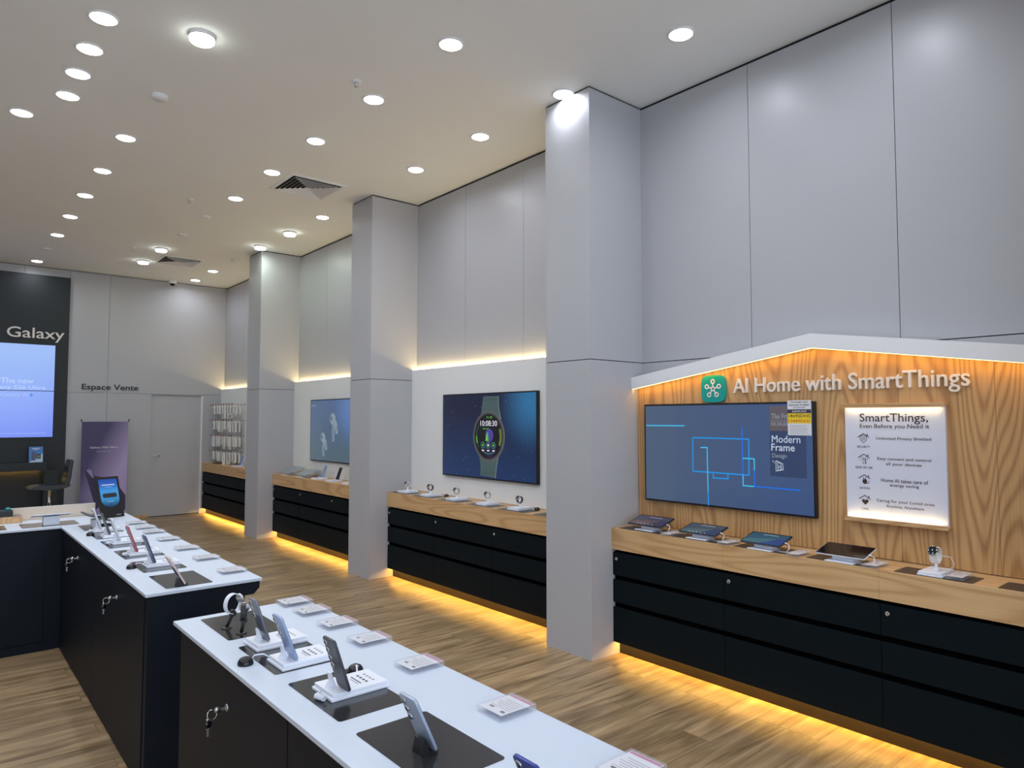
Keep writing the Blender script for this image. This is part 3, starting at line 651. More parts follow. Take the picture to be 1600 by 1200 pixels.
for k, (s, ls) in enumerate((('SECURITY', ['Unlimited Privacy Shielded']), ('EASE OF USE', ['Easy connect and control', 'all your devices']), ('SAVING', ['Home AI takes care of', 'energy saving']), ('CARE', ['Caring for your Loved ones', 'Anytime, Anywhere']))):
    zc_ = 1.590 - .1175 * k; u, v = f(1.744, zc_); words_, mb = mb, MB()
    mb.line2(P, (u - .030, v + .006), (u, v + .026), .004, BR); mb.line2(P, (u, v + .026), (u + .030, v + .006), .004, BR); mb.line2(P, (u + .022, v + .022), (u + .022, v + .012), .005, BR)
    if k == 0:
        q = [(u - .018, v + .010), (u, v + .018), (u + .018, v + .010), (u + .016, v - .012), (u, v - .026), (u - .016, v - .012)]
        for A, B in zip(q, q[1:] + q[:1]): mb.line2(P, A, B, .0026, BR)
        for z in (.004, -.004, -.012): mb.line2(P, (u - .009, v + z), (u + .009, v + z + .003), .0024, BR)
    elif k == 1:
        q = [(u - .006, v + .002), (u + .010, v + .002), (u + .010, v - .028), (u - .006, v - .028)]
        for A, B in zip(q, q[1:] + q[:1]): mb.line2(P, A, B, .0022, BR)
        mb.line2(P, (u + .004, v - .010), (u + .012, v - .026), .003, BR); mb.line2(P, (u - .002, v - .004), (u + .006, v - .004), .0022, BR)
        for du, dv in ((-.018, -.006), (-.010, .008), (.012, .010), (.02, -.002)): mb.disc2(P, u + du, v + dv, .0028, BR, n=10)
    elif k == 2:
        mb.disc2(P, u + .002, v - .012, .013, BR, n=20, ry=.014); mb.line2(P, (u - .004, v + .012), (u - .004, v), .003, BR); mb.line2(P, (u + .008, v + .012), (u + .008, v), .003, BR); mb.line2(P, (u + .002, v - .024), (u + .022, v - .022), .0026, BR); mb.line2(P, (u + .022, v - .022), (u + .026, v - .010), .0026, BR)
    else:
        h = [(16 * math.sin(q) ** 3, 13 * math.cos(q) - 5 * math.cos(2 * q) - 2 * math.cos(3 * q) - math.cos(4 * q)) for q in [2 * PI * i / 32 for i in range(32)]]
        mb.poly2(P, [(u + .002 + x * .00115, v - .010 + y * .00115) for x, y in h], BR)
    mb.obj('pictogram', t, flat=True); mb = words_
    mb.text(s, P, u, v - .056, BR, {'SECURITY': .072, 'EASE OF USE': .094, 'SAVING': .056, 'CARE': .04}[s], .0125, align='C')
    uc = f(1.533, 0)[0]
    for j, l in enumerate(ls):
        wd = {0: .282, 1: .275, 2: .24, 3: .295}[k] * len(l) / len(ls[0]); mb.text(l, P, uc, v - .012 - .028 * j + (.004 if len(ls) > 1 else 0), BR, wd, .0205, align='C')
for z in (Hh - .02, -Hh + .03): mb.disc2(P, 0, z, .0035, M_GREYP, n=12)
mb.obj('lettering', t, flat=True)

# ------------------------------------------------------------------ back wall: black panel, video wall, lettering, shelf, stool, banner
mb = MB(); mb.box(.30, 1.718, YB - .040, YB - .001, 0, 4.0, M_BLACK2); tag(mb.obj('feature_panel'), 'tall matte black panel on the back wall around the blue video screens', 'wall panel')
YP = YB - .040
M_V1 = screen_grad('screen_lilac', sc(110, 136, 240), sc(160, 192, 250), 'Z', 1.45, 2.75)
vt = glow('video_text', sc(190, 212, 252)); vt2 = glow('video_text_dim', sc(168, 192, 252))
for z0, z1, lab in ((2.146, 2.878, 'upper blue video panel with the words The new on the black wall'), (1.412, 2.140, 'lower blue video panel on the black wall above the shelf')):
    t = thing('video_panel', lab, 'screen', (0, YP, 0))
    mb = MB(); mb.box(.56, 1.537, -.022, 0, z0, z1, M_BLKP); mb.obj('housing', t)
    mb = MB(); P = flat_back(-.0226); mb.rect2(P, .563, 1.534, z0 + .002, z1 - .002, M_V1, 0)
    if z0 > 2: mb.text('The new', P, 1.05, 2.255, vt, .42, .085, .0008, align='C'); mb.text('Galaxy S26 Ultra', P, 1.05, 2.150, vt, .74, .075, .0008, align='C')
    else: mb.text('Galaxy AI', P, 1.02, 2.035, vt2, .36, .075, .0008, align='C'); mb.poly2(P, [(1.235, 2.11), (1.245, 2.085), (1.27, 2.075), (1.245, 2.065), (1.235, 2.04), (1.225, 2.065), (1.2, 2.075), (1.225, 2.085)], glow('spark_blue', sc(60, 140, 240)), .0008); mb.line2(P, (.58, 1.475), (1.44, 1.475), .006, vt2, .0008)
    mb.obj('screen', t, flat=True)
t = thing('wall_lettering', 'large raised white word on the black panel above the video screens', 'wall sign', (1.28, YP, 3.0)); bpy.context.view_layer.update()
letters(t, 'Galaxy', flat_back(YP), .896, 2.926, .757, .218, M_LETTER, .02, 0)
t = thing('wall_lettering', 'dark letters Espace Vente on the grey back wall above the door height joint', 'wall sign', (2.34, YB, 2.23)); bpy.context.view_layer.update()
letters(t, 'Espace Vente', flat_back(YB), 1.925, 2.158, .835, .122, M_INK, .012, 0)
t = thing('wall_shelf', 'black counter shelf under the video screens, lit from below', 'shelf', (0, 0, 0))
mb = MB(); mb.box(.30, 1.435, 12.86, YP - .001, .905, 1.030, M_BLACK2, .003); mb.obj('shelf_board', t)
mb = MB(); mb.box(1.405, 1.600, 12.93, YP - .001, 0, .905, M_BLACK2, .003); mb.obj('end_panel', t)
mb = MB(); mb.box(.34, 1.39, 13.16, 13.17, .896, .9035, M_LED); mb.obj('lit_tape', t)
area('strip_light', t, (.86, 13.15, .893), (.5, 0, 0), 1.04, .01, 1.0, WARM)
t = thing('leaflet_stand', 'small blue advertising card standing on the black shelf', 'leaflet', (1.30, 12.93, 1.031), rot=(math.radians(-10), 0, 0))
mb = MB(); mb.box(-.09, .09, 0, .006, 0, .245, M_ACR); mb.box(-.09, .09, .0, .09, -.0, .003, M_ACR); mb.obj('holder', t)
mb = MB(); P = flat_back(-.0008); mb.rect2(P, -.088, .088, .003, .243, mat('blue_print', sc(52, 122, 196), .4), 0); mb.poly2(P, [(-.088, .003), (.088, .003), (.088, .14)], mat('pale_blue_print', sc(170, 205, 226), .4), .0004)
mb.rect2(P, -.055, -.005, .03, .17, mat('slate_print', sc(70, 84, 120), .4), .0008); mb.rect2(P, .0, .062, .055, .13, mat('plum_print', sc(60, 44, 70), .4), .0012); mb.disc2(P, .03, .09, .02, mat('olive_print', sc(110, 130, 80), .4), .0016, 20)
mb.rect2(P, -.05, .05, .212, .222, M_PAPER, .0008); mb.rect2(P, -.03, .03, .195, .201, M_PAPER, .0008)
mb.obj('card', t, flat=True)
# stool
M_LEATH = mat('black_leather', sc(24, 26, 27), .28, spec=.6)
t = thing('bar_stool', 'black leather bar stool with curved backrest and chrome stem', 'stool', (1.37, 11.9, 0))
mb = MB(); prof = []
def seat_shape(m):
    pts = []
    for i in range(13):
        u = i / 12; pts.append((-.27 + .50 * u, .725 + .018 * math.sin(u * PI) * -1 + (.03 * (1 - u * 4) ** 2 * -1 if u < .25 else 0)))
    up = [(x, z + .05 - .02 * (abs(x) / .27) ** 3) for x, z in pts]; lo = [(x, z - .012 + .03 * (abs(x + .02) / .25) ** 4) for x, z in pts]
    m.prism([(x, -.21, z) for x, z in lo] + [(x, -.21, z) for x, z in up[::-1]], (0, .42, 0), M_LEATH)
seat_shape(mb); o = mb.obj('seat', t); bv = o.modifiers.new('b', 'BEVEL'); bv.width = .022; bv.segments = 3; bv.angle_limit = 1.0
mb = MB(); q = [(.17, .735), (.215, .76), (.235, .85), (.25, 1.0), (.262, 1.10), (.245, 1.115), (.215, 1.10), (.195, 1.0), (.18, .86), (.15, .775)]
mb.prism([(x, -.19, z) for x, z in q], (0, .38, 0), M_LEATH); o = mb.obj('backrest', t); bv = o.modifiers.new('b', 'BEVEL'); bv.width = .014; bv.segments = 3; bv.angle_limit = .6
mb = MB(); mb.lathe([(.026, .03), (.026, .42), (.018, .42), (.018, .66), (.045, .695), (.09, .705), (.09, .713)], M_CHROME, n=24); mb.obj('stem', t)
mb = MB(); mb.lathe([(.20, 0), (.20, .008), (.12, .022), (.03, .034), (.0, .034)], M_CHROME, n=36); mb.obj('base', t)
mb = MB(); mb.tube([(-.026, .0, .30), (-.1, -.10, .30), (-.19, -.10, .30), (-.22, 0, .30), (-.19, .10, .30), (-.1, .10, .30), (-.026, 0, .30)], .010, M_CHROME); mb.obj('footrest', t)
# roll-up banner
t = thing('banner_stand', 'purple phone advertising banner on a stand before the grey back wall', 'banner', (2.225, 12.93, 0))
M_BAN = mat('banner_print', (.1, .08, .2), .55)
tc = nd(M_BAN, 'ShaderNodeTexCoord'); sp = nd(M_BAN, 'ShaderNodeSeparateXYZ'); lk(M_BAN, tc.outputs['Object'], sp.inputs[0])
ad = nd(M_BAN, 'ShaderNodeMath', operation='MULTIPLY_ADD'); ad.inputs[1].default_value = 2.0; lk(M_BAN, sp.outputs[0], ad.inputs[0])
az = nd(M_BAN, 'ShaderNodeMapRange'); az.inputs[1].default_value = 1.64; az.inputs[2].default_value = .5; az.inputs[3].default_value = -.15; az.inputs[4].default_value = .9; lk(M_BAN, sp.outputs[2], az.inputs[0]); lk(M_BAN, az.outputs[0], ad.inputs[2])
rp = nd(M_BAN, 'ShaderNodeValToRGB'); rp.color_ramp.elements[0].position = .0; rp.color_ramp.elements[0].color = (*sc(74, 68, 108), 1); rp.color_ramp.elements[1].position = 1.0; rp.color_ramp.elements[1].color = (*sc(176, 160, 208), 1)
lk(M_BAN, ad.outputs[0], rp.inputs[0]); lk(M_BAN, rp.outputs[0], bsdf(M_BAN).inputs['Base Color'])
mb = MB(); P = flat_back(-.0015); mb.box(-.33, .33, -.001, .001, .06, 1.655, M_BAN)
o = mb.obj('banner_sheet', t)
mb = MB()
mb.text('Galaxy S26 Ultra', P, -.015, 1.215, M_PAPER, .39, .04, 0, align='C'); mb.text('Galaxy AI', P, -.02, 1.155, mat('lilac_print', sc(170, 160, 200), .6), .20, .034, 0, align='C')
mb.obj('lettering', o, flat=True); mb = MB()
LV, DV = mat('lavender_print', sc(150, 140, 186), .5), mat('dark_violet_print', sc(58, 50, 84), .5)
mb.poly2(P, [(-.27, .86), (-.22, .90), (-.16, .86), (-.02, .30), (-.10, .24)], DV, .0003); mb.poly2(P, [(-.25, .875), (-.215, .895), (-.17, .865), (-.14, .74), (-.185, .78)], LV, .0006)
mb.poly2(P, [(-.18, .80), (.10, .72), (.20, .62), (.32, .44), (.32, .20), (-.02, .20)], DV, .0005)
mb.obj('picture', o, flat=True)
mb = MB()
for s in (-1, 1):
    mb.tube([(s * .0, .05, .9), (s * .335, .012, 1.668)], .006, M_BLKP); mb.tube([(0, .05, .9), (s * .32, .012, .05)], .006, M_BLKP); mb.tube([(s * .335, .012, 1.660), (s * .338, -.006, 1.672), (s * .345, -.006, 1.70)], .008, M_BLKP)
mb.tube([(0, .05, .9), (0, .27, .004)], .008, M_BLKP); mb.tube([(-.32, .012, .05), (-.3, -.02, .008)], .006, M_BLKP); mb.tube([(.32, .012, .05), (.3, -.02, .008)], .006, M_BLKP)
mb.obj('frame', t)

# ------------------------------------------------------------------ display counters with white tops
ZT = .895
def counter_profile(y0, y1, m):
    """dark body with a chamfered overhang on the aisle side"""
    m.prism([(.803, y0, 0), (.803, y0, ZT - .016), (1.318, y0, ZT - .016), (1.318, y0, ZT - .050), (1.290, y0, ZT - .078), (1.245, y0, ZT - .080), (1.245, y0, 0)], (0, y1 - y0, 0), M_BLACKC)
def key_ring(y, z, label):
    t = thing('key_ring', label, 'keys', (.795, y, z), group='keys hanging in the counter locks')
    part('inserted_key', t, 'k_i', lambda m: (m.box(-.022, .0, -.0012, .0012, -.004, .004, M_STEEL), m.lathe([(0, -.0012), (.011, -.0012), (.011, .0012), (0, .0012)], M_STEEL, n=20, M=Matrix.Translation((-.028, 0, 0)) @ Matrix.Rotation(PI / 2, 4, 'X'), cap=False)))
    part('ring', t, 'k_r', lambda m: m.tube([(-.046 + .015 * math.cos(q), .004 * math.sin(q), -.010 + .015 * math.sin(q)) for q in [2 * PI * i / 28 for i in range(28)]], .0014, M_CHROME, 6, closed=True))
    part('hanging_key', t, 'k_h', lambda m: (m.lathe([(0, -.003), (.011, -.003), (.0125, 0), (.011, .003), (0, .003)], M_DOME, n=20, M=Matrix.Translation((-.058, .002, -.040)) @ Matrix.Rotation(PI / 2, 4, 'X'), cap=False), m.box(-.061, -.055, .001, .003, -.078, -.050, M_STEEL), m.box(-.063, -.053, .0005, .0035, -.056, -.050, M_STEEL), m.tube([(-.060, .002, -.022), (-.059, .002, -.029)], .004, M_STEEL, 6)))
def lockpart(dr, y, z):
    part('lock', dr, 'clk', lambda m: m.lathe([(0, 0), (.012, 0), (.012, .004), (.009, .007), (0, .007)], M_STEEL, n=20, M=Matrix.Rotation(-PI / 2, 4, 'Y'), cap=False), loc=(.7995, y, z))
def counter(name, label, y0, y1, doors, L=False):
    t = thing(name, label, 'counter')
    mb = MB(); counter_profile(y0 + .012, y1 - (0 if L else .012), mb)
    if L: mb.box(-.9, .803, 6.185, y1, 0, ZT - .016, M_BLACKC)
    mb.obj('body', t)
    mb = MB()
    if L: mb.prism([(.790, y0, ZT - .015), (1.327, y0, ZT - .015), (1.327, y1, ZT - .015), (-.9, y1, ZT - .015), (-.9, 6.172, ZT - .015), (.790, 6.172, ZT - .015)], (0, 0, .015), M_CORIAN)
    else: mb.box(.775, 1.318, y0, y1, ZT - .015, ZT, M_CORIAN)
    o = mb.obj('countertop', t); bv = o.modifiers.new('b', 'BEVEL'); bv.width = .0018; bv.segments = 2
    for p, q, lk_ in doors:
        mb = MB(); mb.box(.7985, .803, p + .003, q - .003, .012, ZT - .024, M_BLACKC, .0012); dr = mb.obj('door', t)
        if lk_: lockpart(dr, *lk_)
    if L:
        for p, q in ((-.9, .03), (.03, .70)):
            mb = MB(); mb.box(p + .004, q - .004, 6.179, 6.185, .07, .79, M_BLACKC, .0015); mb.obj('door', t)
        mb = MB(); mb.box(-.9, .80, 6.172, 6.185, 0, .055, M_BLACKC, .001); mb.obj('plinth', t)
    return t
counter('display_counter', 'dark front counter with a white top carrying silver and graphite phones', .15, 3.012, [(.66, 1.92, None), (1.92, 2.925, (2.421, .736))])
counter('display_counter', 'L shaped dark counter with a white top carrying the red and navy phones', 3.54, 6.72, [(3.60, 4.82, (4.19, .757)), (4.82, 6.06, (5.44, .772))], True)
key_ring(2.421, .736, 'keys hanging in the lock of the front counter')
key_ring(4.19, .757, 'keys hanging in the lock of the L shaped counter near its end')
key_ring(5.44, .772, 'keys hanging in the L shaped counter lock near the inner corner')
mb = MB(); mb.box(.505, 1.102, 6.735, 6.752, 0, .990, mat('beige_board', sc(222, 206, 188), .6), .001); mb.box(.505, 1.102, 6.7335, 6.7535, .990, .995, mat('pale_edge', sc(226, 220, 206), .5)); tag(mb.obj('partition_board'), 'beige upright board behind the white counter corner', 'board')
mb = MB(); mb.box(.10, .590, 6.60, 6.716, ZT, ZT + .050, M_OAKH, .003); mb.box(.10, .588, 6.602, 6.714, ZT + .050, ZT + .052, mat('grey_top', sc(120, 112, 110), .4)); tag(mb.obj('wood_plinth'), 'orange wooden plinth block at the left edge on the white counter', 'plinth')
t = thing('boxed_product', 'small dark box with teal mark on the wooden plinth block', 'box', (.45, 6.66, ZT + .053))
mb = MB(); mb.box(-.16, .08, -.045, .045, 0, .045, M_BLKP, .003); mb.obj('box_body', t)
mb = MB(); mb.lathe([(0, 0), (.018, 0), (.018, .012), (.010, .020), (0, .020)], mat('teal_plastic', sc(20, 140, 140), .4), (.05, 0, .045), n=20, cap=False); mb.obj('teal_knob', t)

# ------------------------------------------------------------------ things on the counters
def rrect(w_, h_, r, n=5):
    pts = []
    for cx, cy, q0 in ((w_ / 2 - r, h_ / 2 - r, 0), (-w_ / 2 + r, h_ / 2 - r, 90), (-w_ / 2 + r, -h_ / 2 + r, 180), (w_ / 2 - r, -h_ / 2 + r, 270)):
        for i in range(n + 1):
            q = math.radians(q0 + 90 * i / n); pts.append((cx + r * math.cos(q), cy + r * math.sin(q)))
    return pts
def counter_mat(x0, x1, y0, y1, z, label, m=M_MAT, th=.0015):
    t = MB(); t.prism([((x0 + x1) / 2 + a, (y0 + y1) / 2 + b, z) for a, b in rrect(x1 - x0, y1 - y0, .010)], (0, 0, th), m); tag(t.obj('counter_mat'), label, 'mat', 'dark mats on the counters'); return z + th
def phone(label, x, y, z, rotz, tilt, col, name='smartphone', w_=.0745, h_=.158, cams=3, screen=None, two=None, group='phones on show'):
    R = Matrix.Rotation(rotz, 4, 'Z') @ Matrix.Rotation(-math.radians(tilt), 4, 'X')
    t = thing(name, label, 'phone', (x, y, z), group=group, rot=R.to_euler())
    T = .0078; mb = MB(); pts = [(a, -T / 2, b + h_ / 2) for a, b in rrect(w_, h_, .010)]
    mb.prism(pts, (0, T, 0), col, True); o = mb.obj('body', t); bv = o.modifiers.new('b', 'BEVEL'); bv.width = .0016; bv.segments = 2; bv.angle_limit = 1.0
    if two is not None:
        mb = MB(); mb.box(-w_ / 2 + .003, w_ / 2 - .003, T / 2, T / 2 + .0006, two[0], two[1], two[2]); mb.obj('back_panel', t)
    mb = MB(); mb.prism([(a, -T / 2 - .0008, b + h_ / 2) for a, b in rrect(w_ - .004, h_ - .004, .008)], (0, .0008, 0), screen or M_DOME); mb.obj('screen', t)
    for k in range(cams):
        part('camera_lens', t, 'lens', lambda m: (m.lathe([(.0088, -.001), (.0088, .0026), (.0072, .003)], M_STEEL, n=20, cap=False), m.lathe([(.0072, .0026), (.006, .0034), (0, .0036)], M_DOME, n=20, cap=False)), loc=(w_ / 2 - .015, T / 2, h_ - .017 - .024 * k), rot=(-PI / 2, 0, 0))
    return t
def coil(m, p, d, turns, r, pitch, mt):
    d = Vector(d).normalized(); s = d.cross(Vector((0, 0, 1))).normalized(); u = s.cross(d)
    m.tube([Vector(p) + d * pitch * i / 10 + s * r * math.cos(2 * PI * i / 10) + u * r * math.sin(2 * PI * i / 10) for i in range(turns * 10 + 1)], .0022, mt, 5)
def display_stand(label, x, y, z, rotz=0., lx=.185, ly=.135, neck=True, cable=True, th=.020):
    """white two-tier base: local -x is the back; neck holds the device"""
    t = thing('display_stand', label, 'display stand', (x, y, z), rotz, group='white display stands')
    part('lower_plate', t, 'dsl%.3f%.3f' % (lx, ly), lambda m: m.box(-lx / 2, lx / 2, -ly / 2, ly / 2, 0, .009, M_WHITE, .002))
    part('upper_plate', t, 'dsu%.3f%.3f%.3f' % (lx, ly, th), lambda m: m.box(-lx / 2 + .006, lx / 2 - .002, -ly / 2 + .005, ly / 2 - .005, .0092, th, M_WHITE, .002))
    if neck:
        def nk(m):
            m.prism([(-.078, -.010, th), (-.050, -.010, th), (-.058, -.010, th + .020), (-.066, -.010, th + .042), (-.071, -.010, th + .041), (-.067, -.010, th + .018)], (0, .020, 0), M_WHITE)
        part('neck', t, 'dsn%.3f' % th, nk)
        def pr(m):
            P = Flat((0, 0, th + .0003), (0, 1, 0), (-1, 0, 0))
            for k in range(8): m.rect2(P, -.035 + .018 * (k % 4), -.025 + .018 * (k % 4), -.04 - .022 * (k // 4), -.032 - .022 * (k // 4), M_INK if k < 4 else M_GREYP, 0)
            m.rect2(P, -.035, .03, -.018, -.014, M_INK, 0); m.rect2(P, -.035, .015, -.008, -.005, M_GREYP, 0)
        part('print', t, 'dsp%.3f' % th, pr)
    if cable:
        def cb(m):
            coil(m, (-lx / 2 - .012, -ly / 2 + .02, .010), (-.25, 1, 0), 7, .0075, .0055, M_WHITE)
            m.tube([(-lx / 2 - .012 - .010, -ly / 2 + .058, .006), (-lx / 2 + .01, .02, .012), (-.06, 0, th + .004)], .0022, M_WHITE, 5)
        part('coiled_cable', t, 'dsc%.3f%.3f' % (lx, ly), cb)
    return t
def dome(x, y, z, label, to=None):
    t = thing('security_dome', label, 'security sensor', (x, y, z), group='black security domes')
    part('dome_body', t, 'dome', lambda m: m.lathe([(.025, 0), (.0255, .006), (.023, .014), (.017, .021), (.009, .0245), (0, .0255)], M_DOME, n=28, cap=False) or m.lathe([(.0, 0), (.025, 0)], M_DOME, n=28, cap=False))
    if to:
        mb = MB(); q = Vector(to); mb.tube([(.02, 0, .012), q * .35 + Vector((0, 0, .022)), q * .7 + Vector((0, 0, .018)), q], .0024, M_WHITE, 6); mb.obj('cable', t)
    return t
def card(x, y, z, label, lx=.13, ly=.105, flip=False, pink=True):
    t = thing('price_holder', label, 'price tag', (x, y, z), PI if flip else 0, group='clear acrylic price tag blocks')
    part('acrylic_block', t, 'ac%.3f%.3f' % (lx, ly), lambda m: m.box(-lx / 2, lx / 2, -ly / 2, ly / 2, .0006, .018, M_ACR, .002))
    def pp(m):
        P = Flat((0, 0, .0145), (0, 1, 0), (-1, 0, 0)); m.rect2(P, -ly / 2 + .005, ly / 2 - .005, -lx / 2 + .006, lx / 2 - .006, M_PAPER, 0)
        if pink: m.rect2(P, -ly / 2 + .007, ly / 2 - .007, -lx / 2 + .008, -lx / 2 + .018, M_PINK, .0002)
        m.rect2(P, -ly / 2 + .015, -ly / 2 + .03, lx / 2 - .030, lx / 2 - .020, M_INK, .0002)
        for k in range(6): m.rect2(P, -ly / 2 + .012, ly / 2 - (.015, .03, .022)[k % 3], lx / 2 - .042 - .010 * k, lx / 2 - .0395 - .010 * k, M_GREYP, .0002)
        m.rect2(P, .012, .03, lx / 2 - .034, lx / 2 - .026, M_INK, .0002)
    key = 'pp%.3f%.3f%d' % (lx, ly, pink)
    if key not in _pm:
        mb = MB(); pp(mb); me = bpy.data.meshes.new('paper'); mb.bm.to_mesh(me); mb.bm.free(); [me.materials.append(q) for q in mb.mats]; _pm[key] = me
    link('paper', _pm[key], t)
    return t
def body_mat(name, rgb, r=.3, me=.35): return mat(name, sc(*rgb), r, me)
B_SIL, B_BLU, B_GRA = body_mat('phone_grey', (116, 120, 134)), body_mat('phone_silver_blue', (150, 170, 205)), body_mat('phone_graphite', (70, 70, 78), .35, .3)
B_SL2, B_ROY, B_PNK = body_mat('phone_silver', (165, 178, 198)), body_mat('phone_royal_blue', (50, 66, 140)), body_mat('phone_blush', (222, 200, 200), .4, .1)
B_NAV, B_RED, B_WHT, B_DRK = body_mat('phone_navy', (66, 74, 112)), body_mat('phone_red', (176, 84, 92)), body_mat('phone_white', (224, 228, 236), .4, .05), body_mat('phone_dark_grey', (78, 80, 86))
B_LIL = body_mat('phone_dark_print', (40, 42, 58), .4, .2)
# front counter
NM = [(2.617, 2.960, 'under the two watch loops'), (2.176, 2.520, 'under the grey phone and the silver-blue phone'), (1.733, 2.079, 'under the graphite phone'), (1.296, 1.644, 'under the silver phone without a white base'), (.86, 1.20, 'under the royal blue phone')]
for y0, y1, l in NM: counter_mat(.862, 1.076, y0, y1, ZT, 'dark glass mat on the front counter ' + l)
zb = ZT + .0016
for x, y, l in [(.985, 2.487, 'white base holding the grey phone with dark back panel'), (.980, 2.250, 'white base holding the silver-blue phone'), (.993, 1.925, 'white base with coiled cable holding the graphite phone')]:
    display_stand(l, x, y, zb, cable='coiled' in l)
zp = zb + .0216
FX = PI / 2
phone('grey phone with dark lower back on the front counter, first behind the watch loops', .945, 2.477, zp, FX, 18.5, B_SIL, two=(.032, .098, B_LIL))
phone('silver-blue phone on the front counter between grey and graphite phones', .942, 2.227, zp, FX, 21.5, B_BLU)
phone('graphite phone with four lenses standing on the front counter', .951, 1.880, zp, FX, 18.5, B_GRA, cams=4, h_=.163)
def foot(x, y, z, label):
    t = thing('phone_rest', label, 'phone stand', (x, y, z), group='small black phone rests')
    part('rest_body', t, 'rest', lambda m: m.prism([(-.034, -.02, 0), (.014, -.02, 0), (.014, -.02, .012), (.006, -.02, .012), (.004, -.02, .006), (-.008, -.02, .006), (-.022, -.02, .036), (-.027, -.02, .034)], (0, .04, 0), M_BLKP)); return t
foot(.958, 1.450, zb, 'small black rest under the silver phone of the front counter')
phone('silver phone leaning on a black rest on the front counter', .960, 1.450, zb + .0075, FX, 25, B_SL2, h_=.150)
foot(.968, 1.035, zb, 'small black rest under the royal blue phone at the lower picture edge')
phone('royal blue phone cut by the lower picture edge', .970, 1.035, zb + .0075, FX, 25, B_ROY, h_=.150)
dome(.824, 2.333, ZT, 'black security dome on the front counter beside the silver-blue phone', (.075, -.02, .012))
dome(1.066, 2.035, zb, 'black security dome behind the graphite phone', (-.02, -.05, .014))
for y, l in [(2.957, 'at the far corner of the front counter'), (2.775, 'second from the far corner of the front counter'), (2.543, 'third from the far corner of the front counter'), (2.284, 'level with the silver-blue phone on the front counter'), (1.953, 'level with the graphite phone on the front counter'), (1.506, 'level with the silver phone on the front counter'), (1.062, 'cut by the lower picture edge on the front counter')]:
    card(1.252, y, ZT, 'clear price block with paper tag ' + l)
# two watches held up on black stems
def loop_watch(label, c, tilt, rad, wd, band, z0, lab2, foot_xy):
    ax = Vector((0, 1, 0)); R = Matrix.Rotation(tilt, 3, 'Z')
    t = thing('smartwatch', label, 'watch', c, tilt, group=None)
    mb = MB(); N = 30
    ring = [(rad * math.cos(q), rad * 1.08 * math.sin(q)) for q in [2 * PI * i / N for i in range(N)]]
    inner = [(a * .93, b * .93) for a, b in ring]; k = mb.mi(band)
    for i in range(N):
        j = (i + 1) % N; A, B, D, E2 = ring[i], ring[j], inner[j], inner[i]
        for s0, s1, q in ((-wd / 2, wd / 2, (A, B)), (wd / 2, -wd / 2, (E2, D))):
            mb.face([(q[0][0], s0, q[0][1]), (q[1][0], s0, q[1][1]), (q[1][0], s1, q[1][1]), (q[0][0], s1, q[0][1])], band, True)
        for s in (-wd / 2, wd / 2): mb.face([(A[0], s, A[1]), (B[0], s, B[1]), (D[0], s, D[1]), (E2[0], s, E2[1])], band)
    mb.obj('band', t)
    M = Matrix.Translation((rad * .93, 0, rad * .36)) @ Matrix.Rotation(math.radians(69), 4, 'Y')
    mb = MB(); mb.lathe([(0, -.006), (.018, -.006), (.020, -.003), (.020, .003), (.017, .005)], M_STEEL, n=28, M=M, cap=False); mb.lathe([(.0172, .0048), (.015, .0058), (0, .006)], M_DOME, n=28, M=M, cap=False); mb.obj('case', t)
    s = thing('watch_stem', lab2, 'watch stand', (foot_xy[0], foot_xy[1], z0))
    top = Vector(c) - Vector((foot_xy[0], foot_xy[1], z0)) - Vector((0, 0, rad * .98))
    mb = MB(); mb.tube([(0, 0, .003), top * .5, top], .0065, M_BLKP, 10); mb.obj('stem', s)
    mb = MB(); mb.tube([top + Vector((-.001, -.011, .0)), top + Vector((0, .011, .0))], .012, M_BLKP, 12); mb.obj('cushion', s)
    mb = MB(); mb.lathe([(.020, 0), (.020, .003), (.012, .005), (0, .005)], M_BLKP, n=24, cap=False); mb.obj('foot', s)
p = at(364, 943, 'Y', 2.77); loop_watch('white banded watch loop on the mat at the end of the front counter', p, math.radians(20), .036, .020, B_WHT, zb, 'black stem holding the white banded watch', (.905, 2.775))
p = at(381, 956, 'Y', 2.66); loop_watch('dark banded watch loop close to the grey phone', p, math.radians(65), .030, .018, M_BLKP, zb, 'black stem holding the dark banded watch', (.926, 2.672))

# L shaped counter
for y0, y1, l in [(3.597, 3.937, 'under the blush phone'), (4.041, 4.379, 'under the navy phone'), (4.495, 4.816, 'under the red phone'), (4.93, 5.25, 'under the front white phone'), (5.353, 5.69, 'under the dark grey phone'), (5.823, 6.135, 'under the dark tablet')]:
    counter_mat(.89, 1.105, y0, y1, ZT, 'dark glass mat on the L shaped counter ' + l)
for x0, x1, l in [(.557, .92, 'under the pale tablet of the short arm'), (.10, .467, 'at the picture edge of the short arm')]:
    counter_mat(x0, x1, 6.24, 6.50, ZT, 'dark glass mat on the L shaped counter ' + l)
foot(.975, 3.63, zb, 'small black rest under the blush phone of the L shaped counter')
phone('blush phone with dark band leaning on a black rest on the L shaped counter', .977, 3.63, zb + .0075, FX, 30, B_PNK, two=(.045, .10, B_LIL), cams=0)
for y, c, l, h in [(4.185, B_NAV, 'navy phone on the L shaped counter', .16), (4.60, B_RED, 'red phone on the L shaped counter', .16), (5.083, B_WHT, 'white phone on the L shaped counter between red and dark grey phones', .154), (5.395, B_DRK, 'dark grey phone on the L shaped counter between two white phones', .154), (5.71, B_WHT, 'white phone on the L shaped counter behind the dark grey one', .154)]:
    phone(l, .972, y, zp, FX, 20, c, h_=h)
    display_stand('white base holding the ' + l.replace(' on the L shaped counter', ''), 1.013, y + .02, zb, cable=c in (B_RED, B_WHT), lx=.17, ly=.12)
dome(.866, 4.206, ZT, 'black security dome beside the navy phone', (.06, -.02, .012))
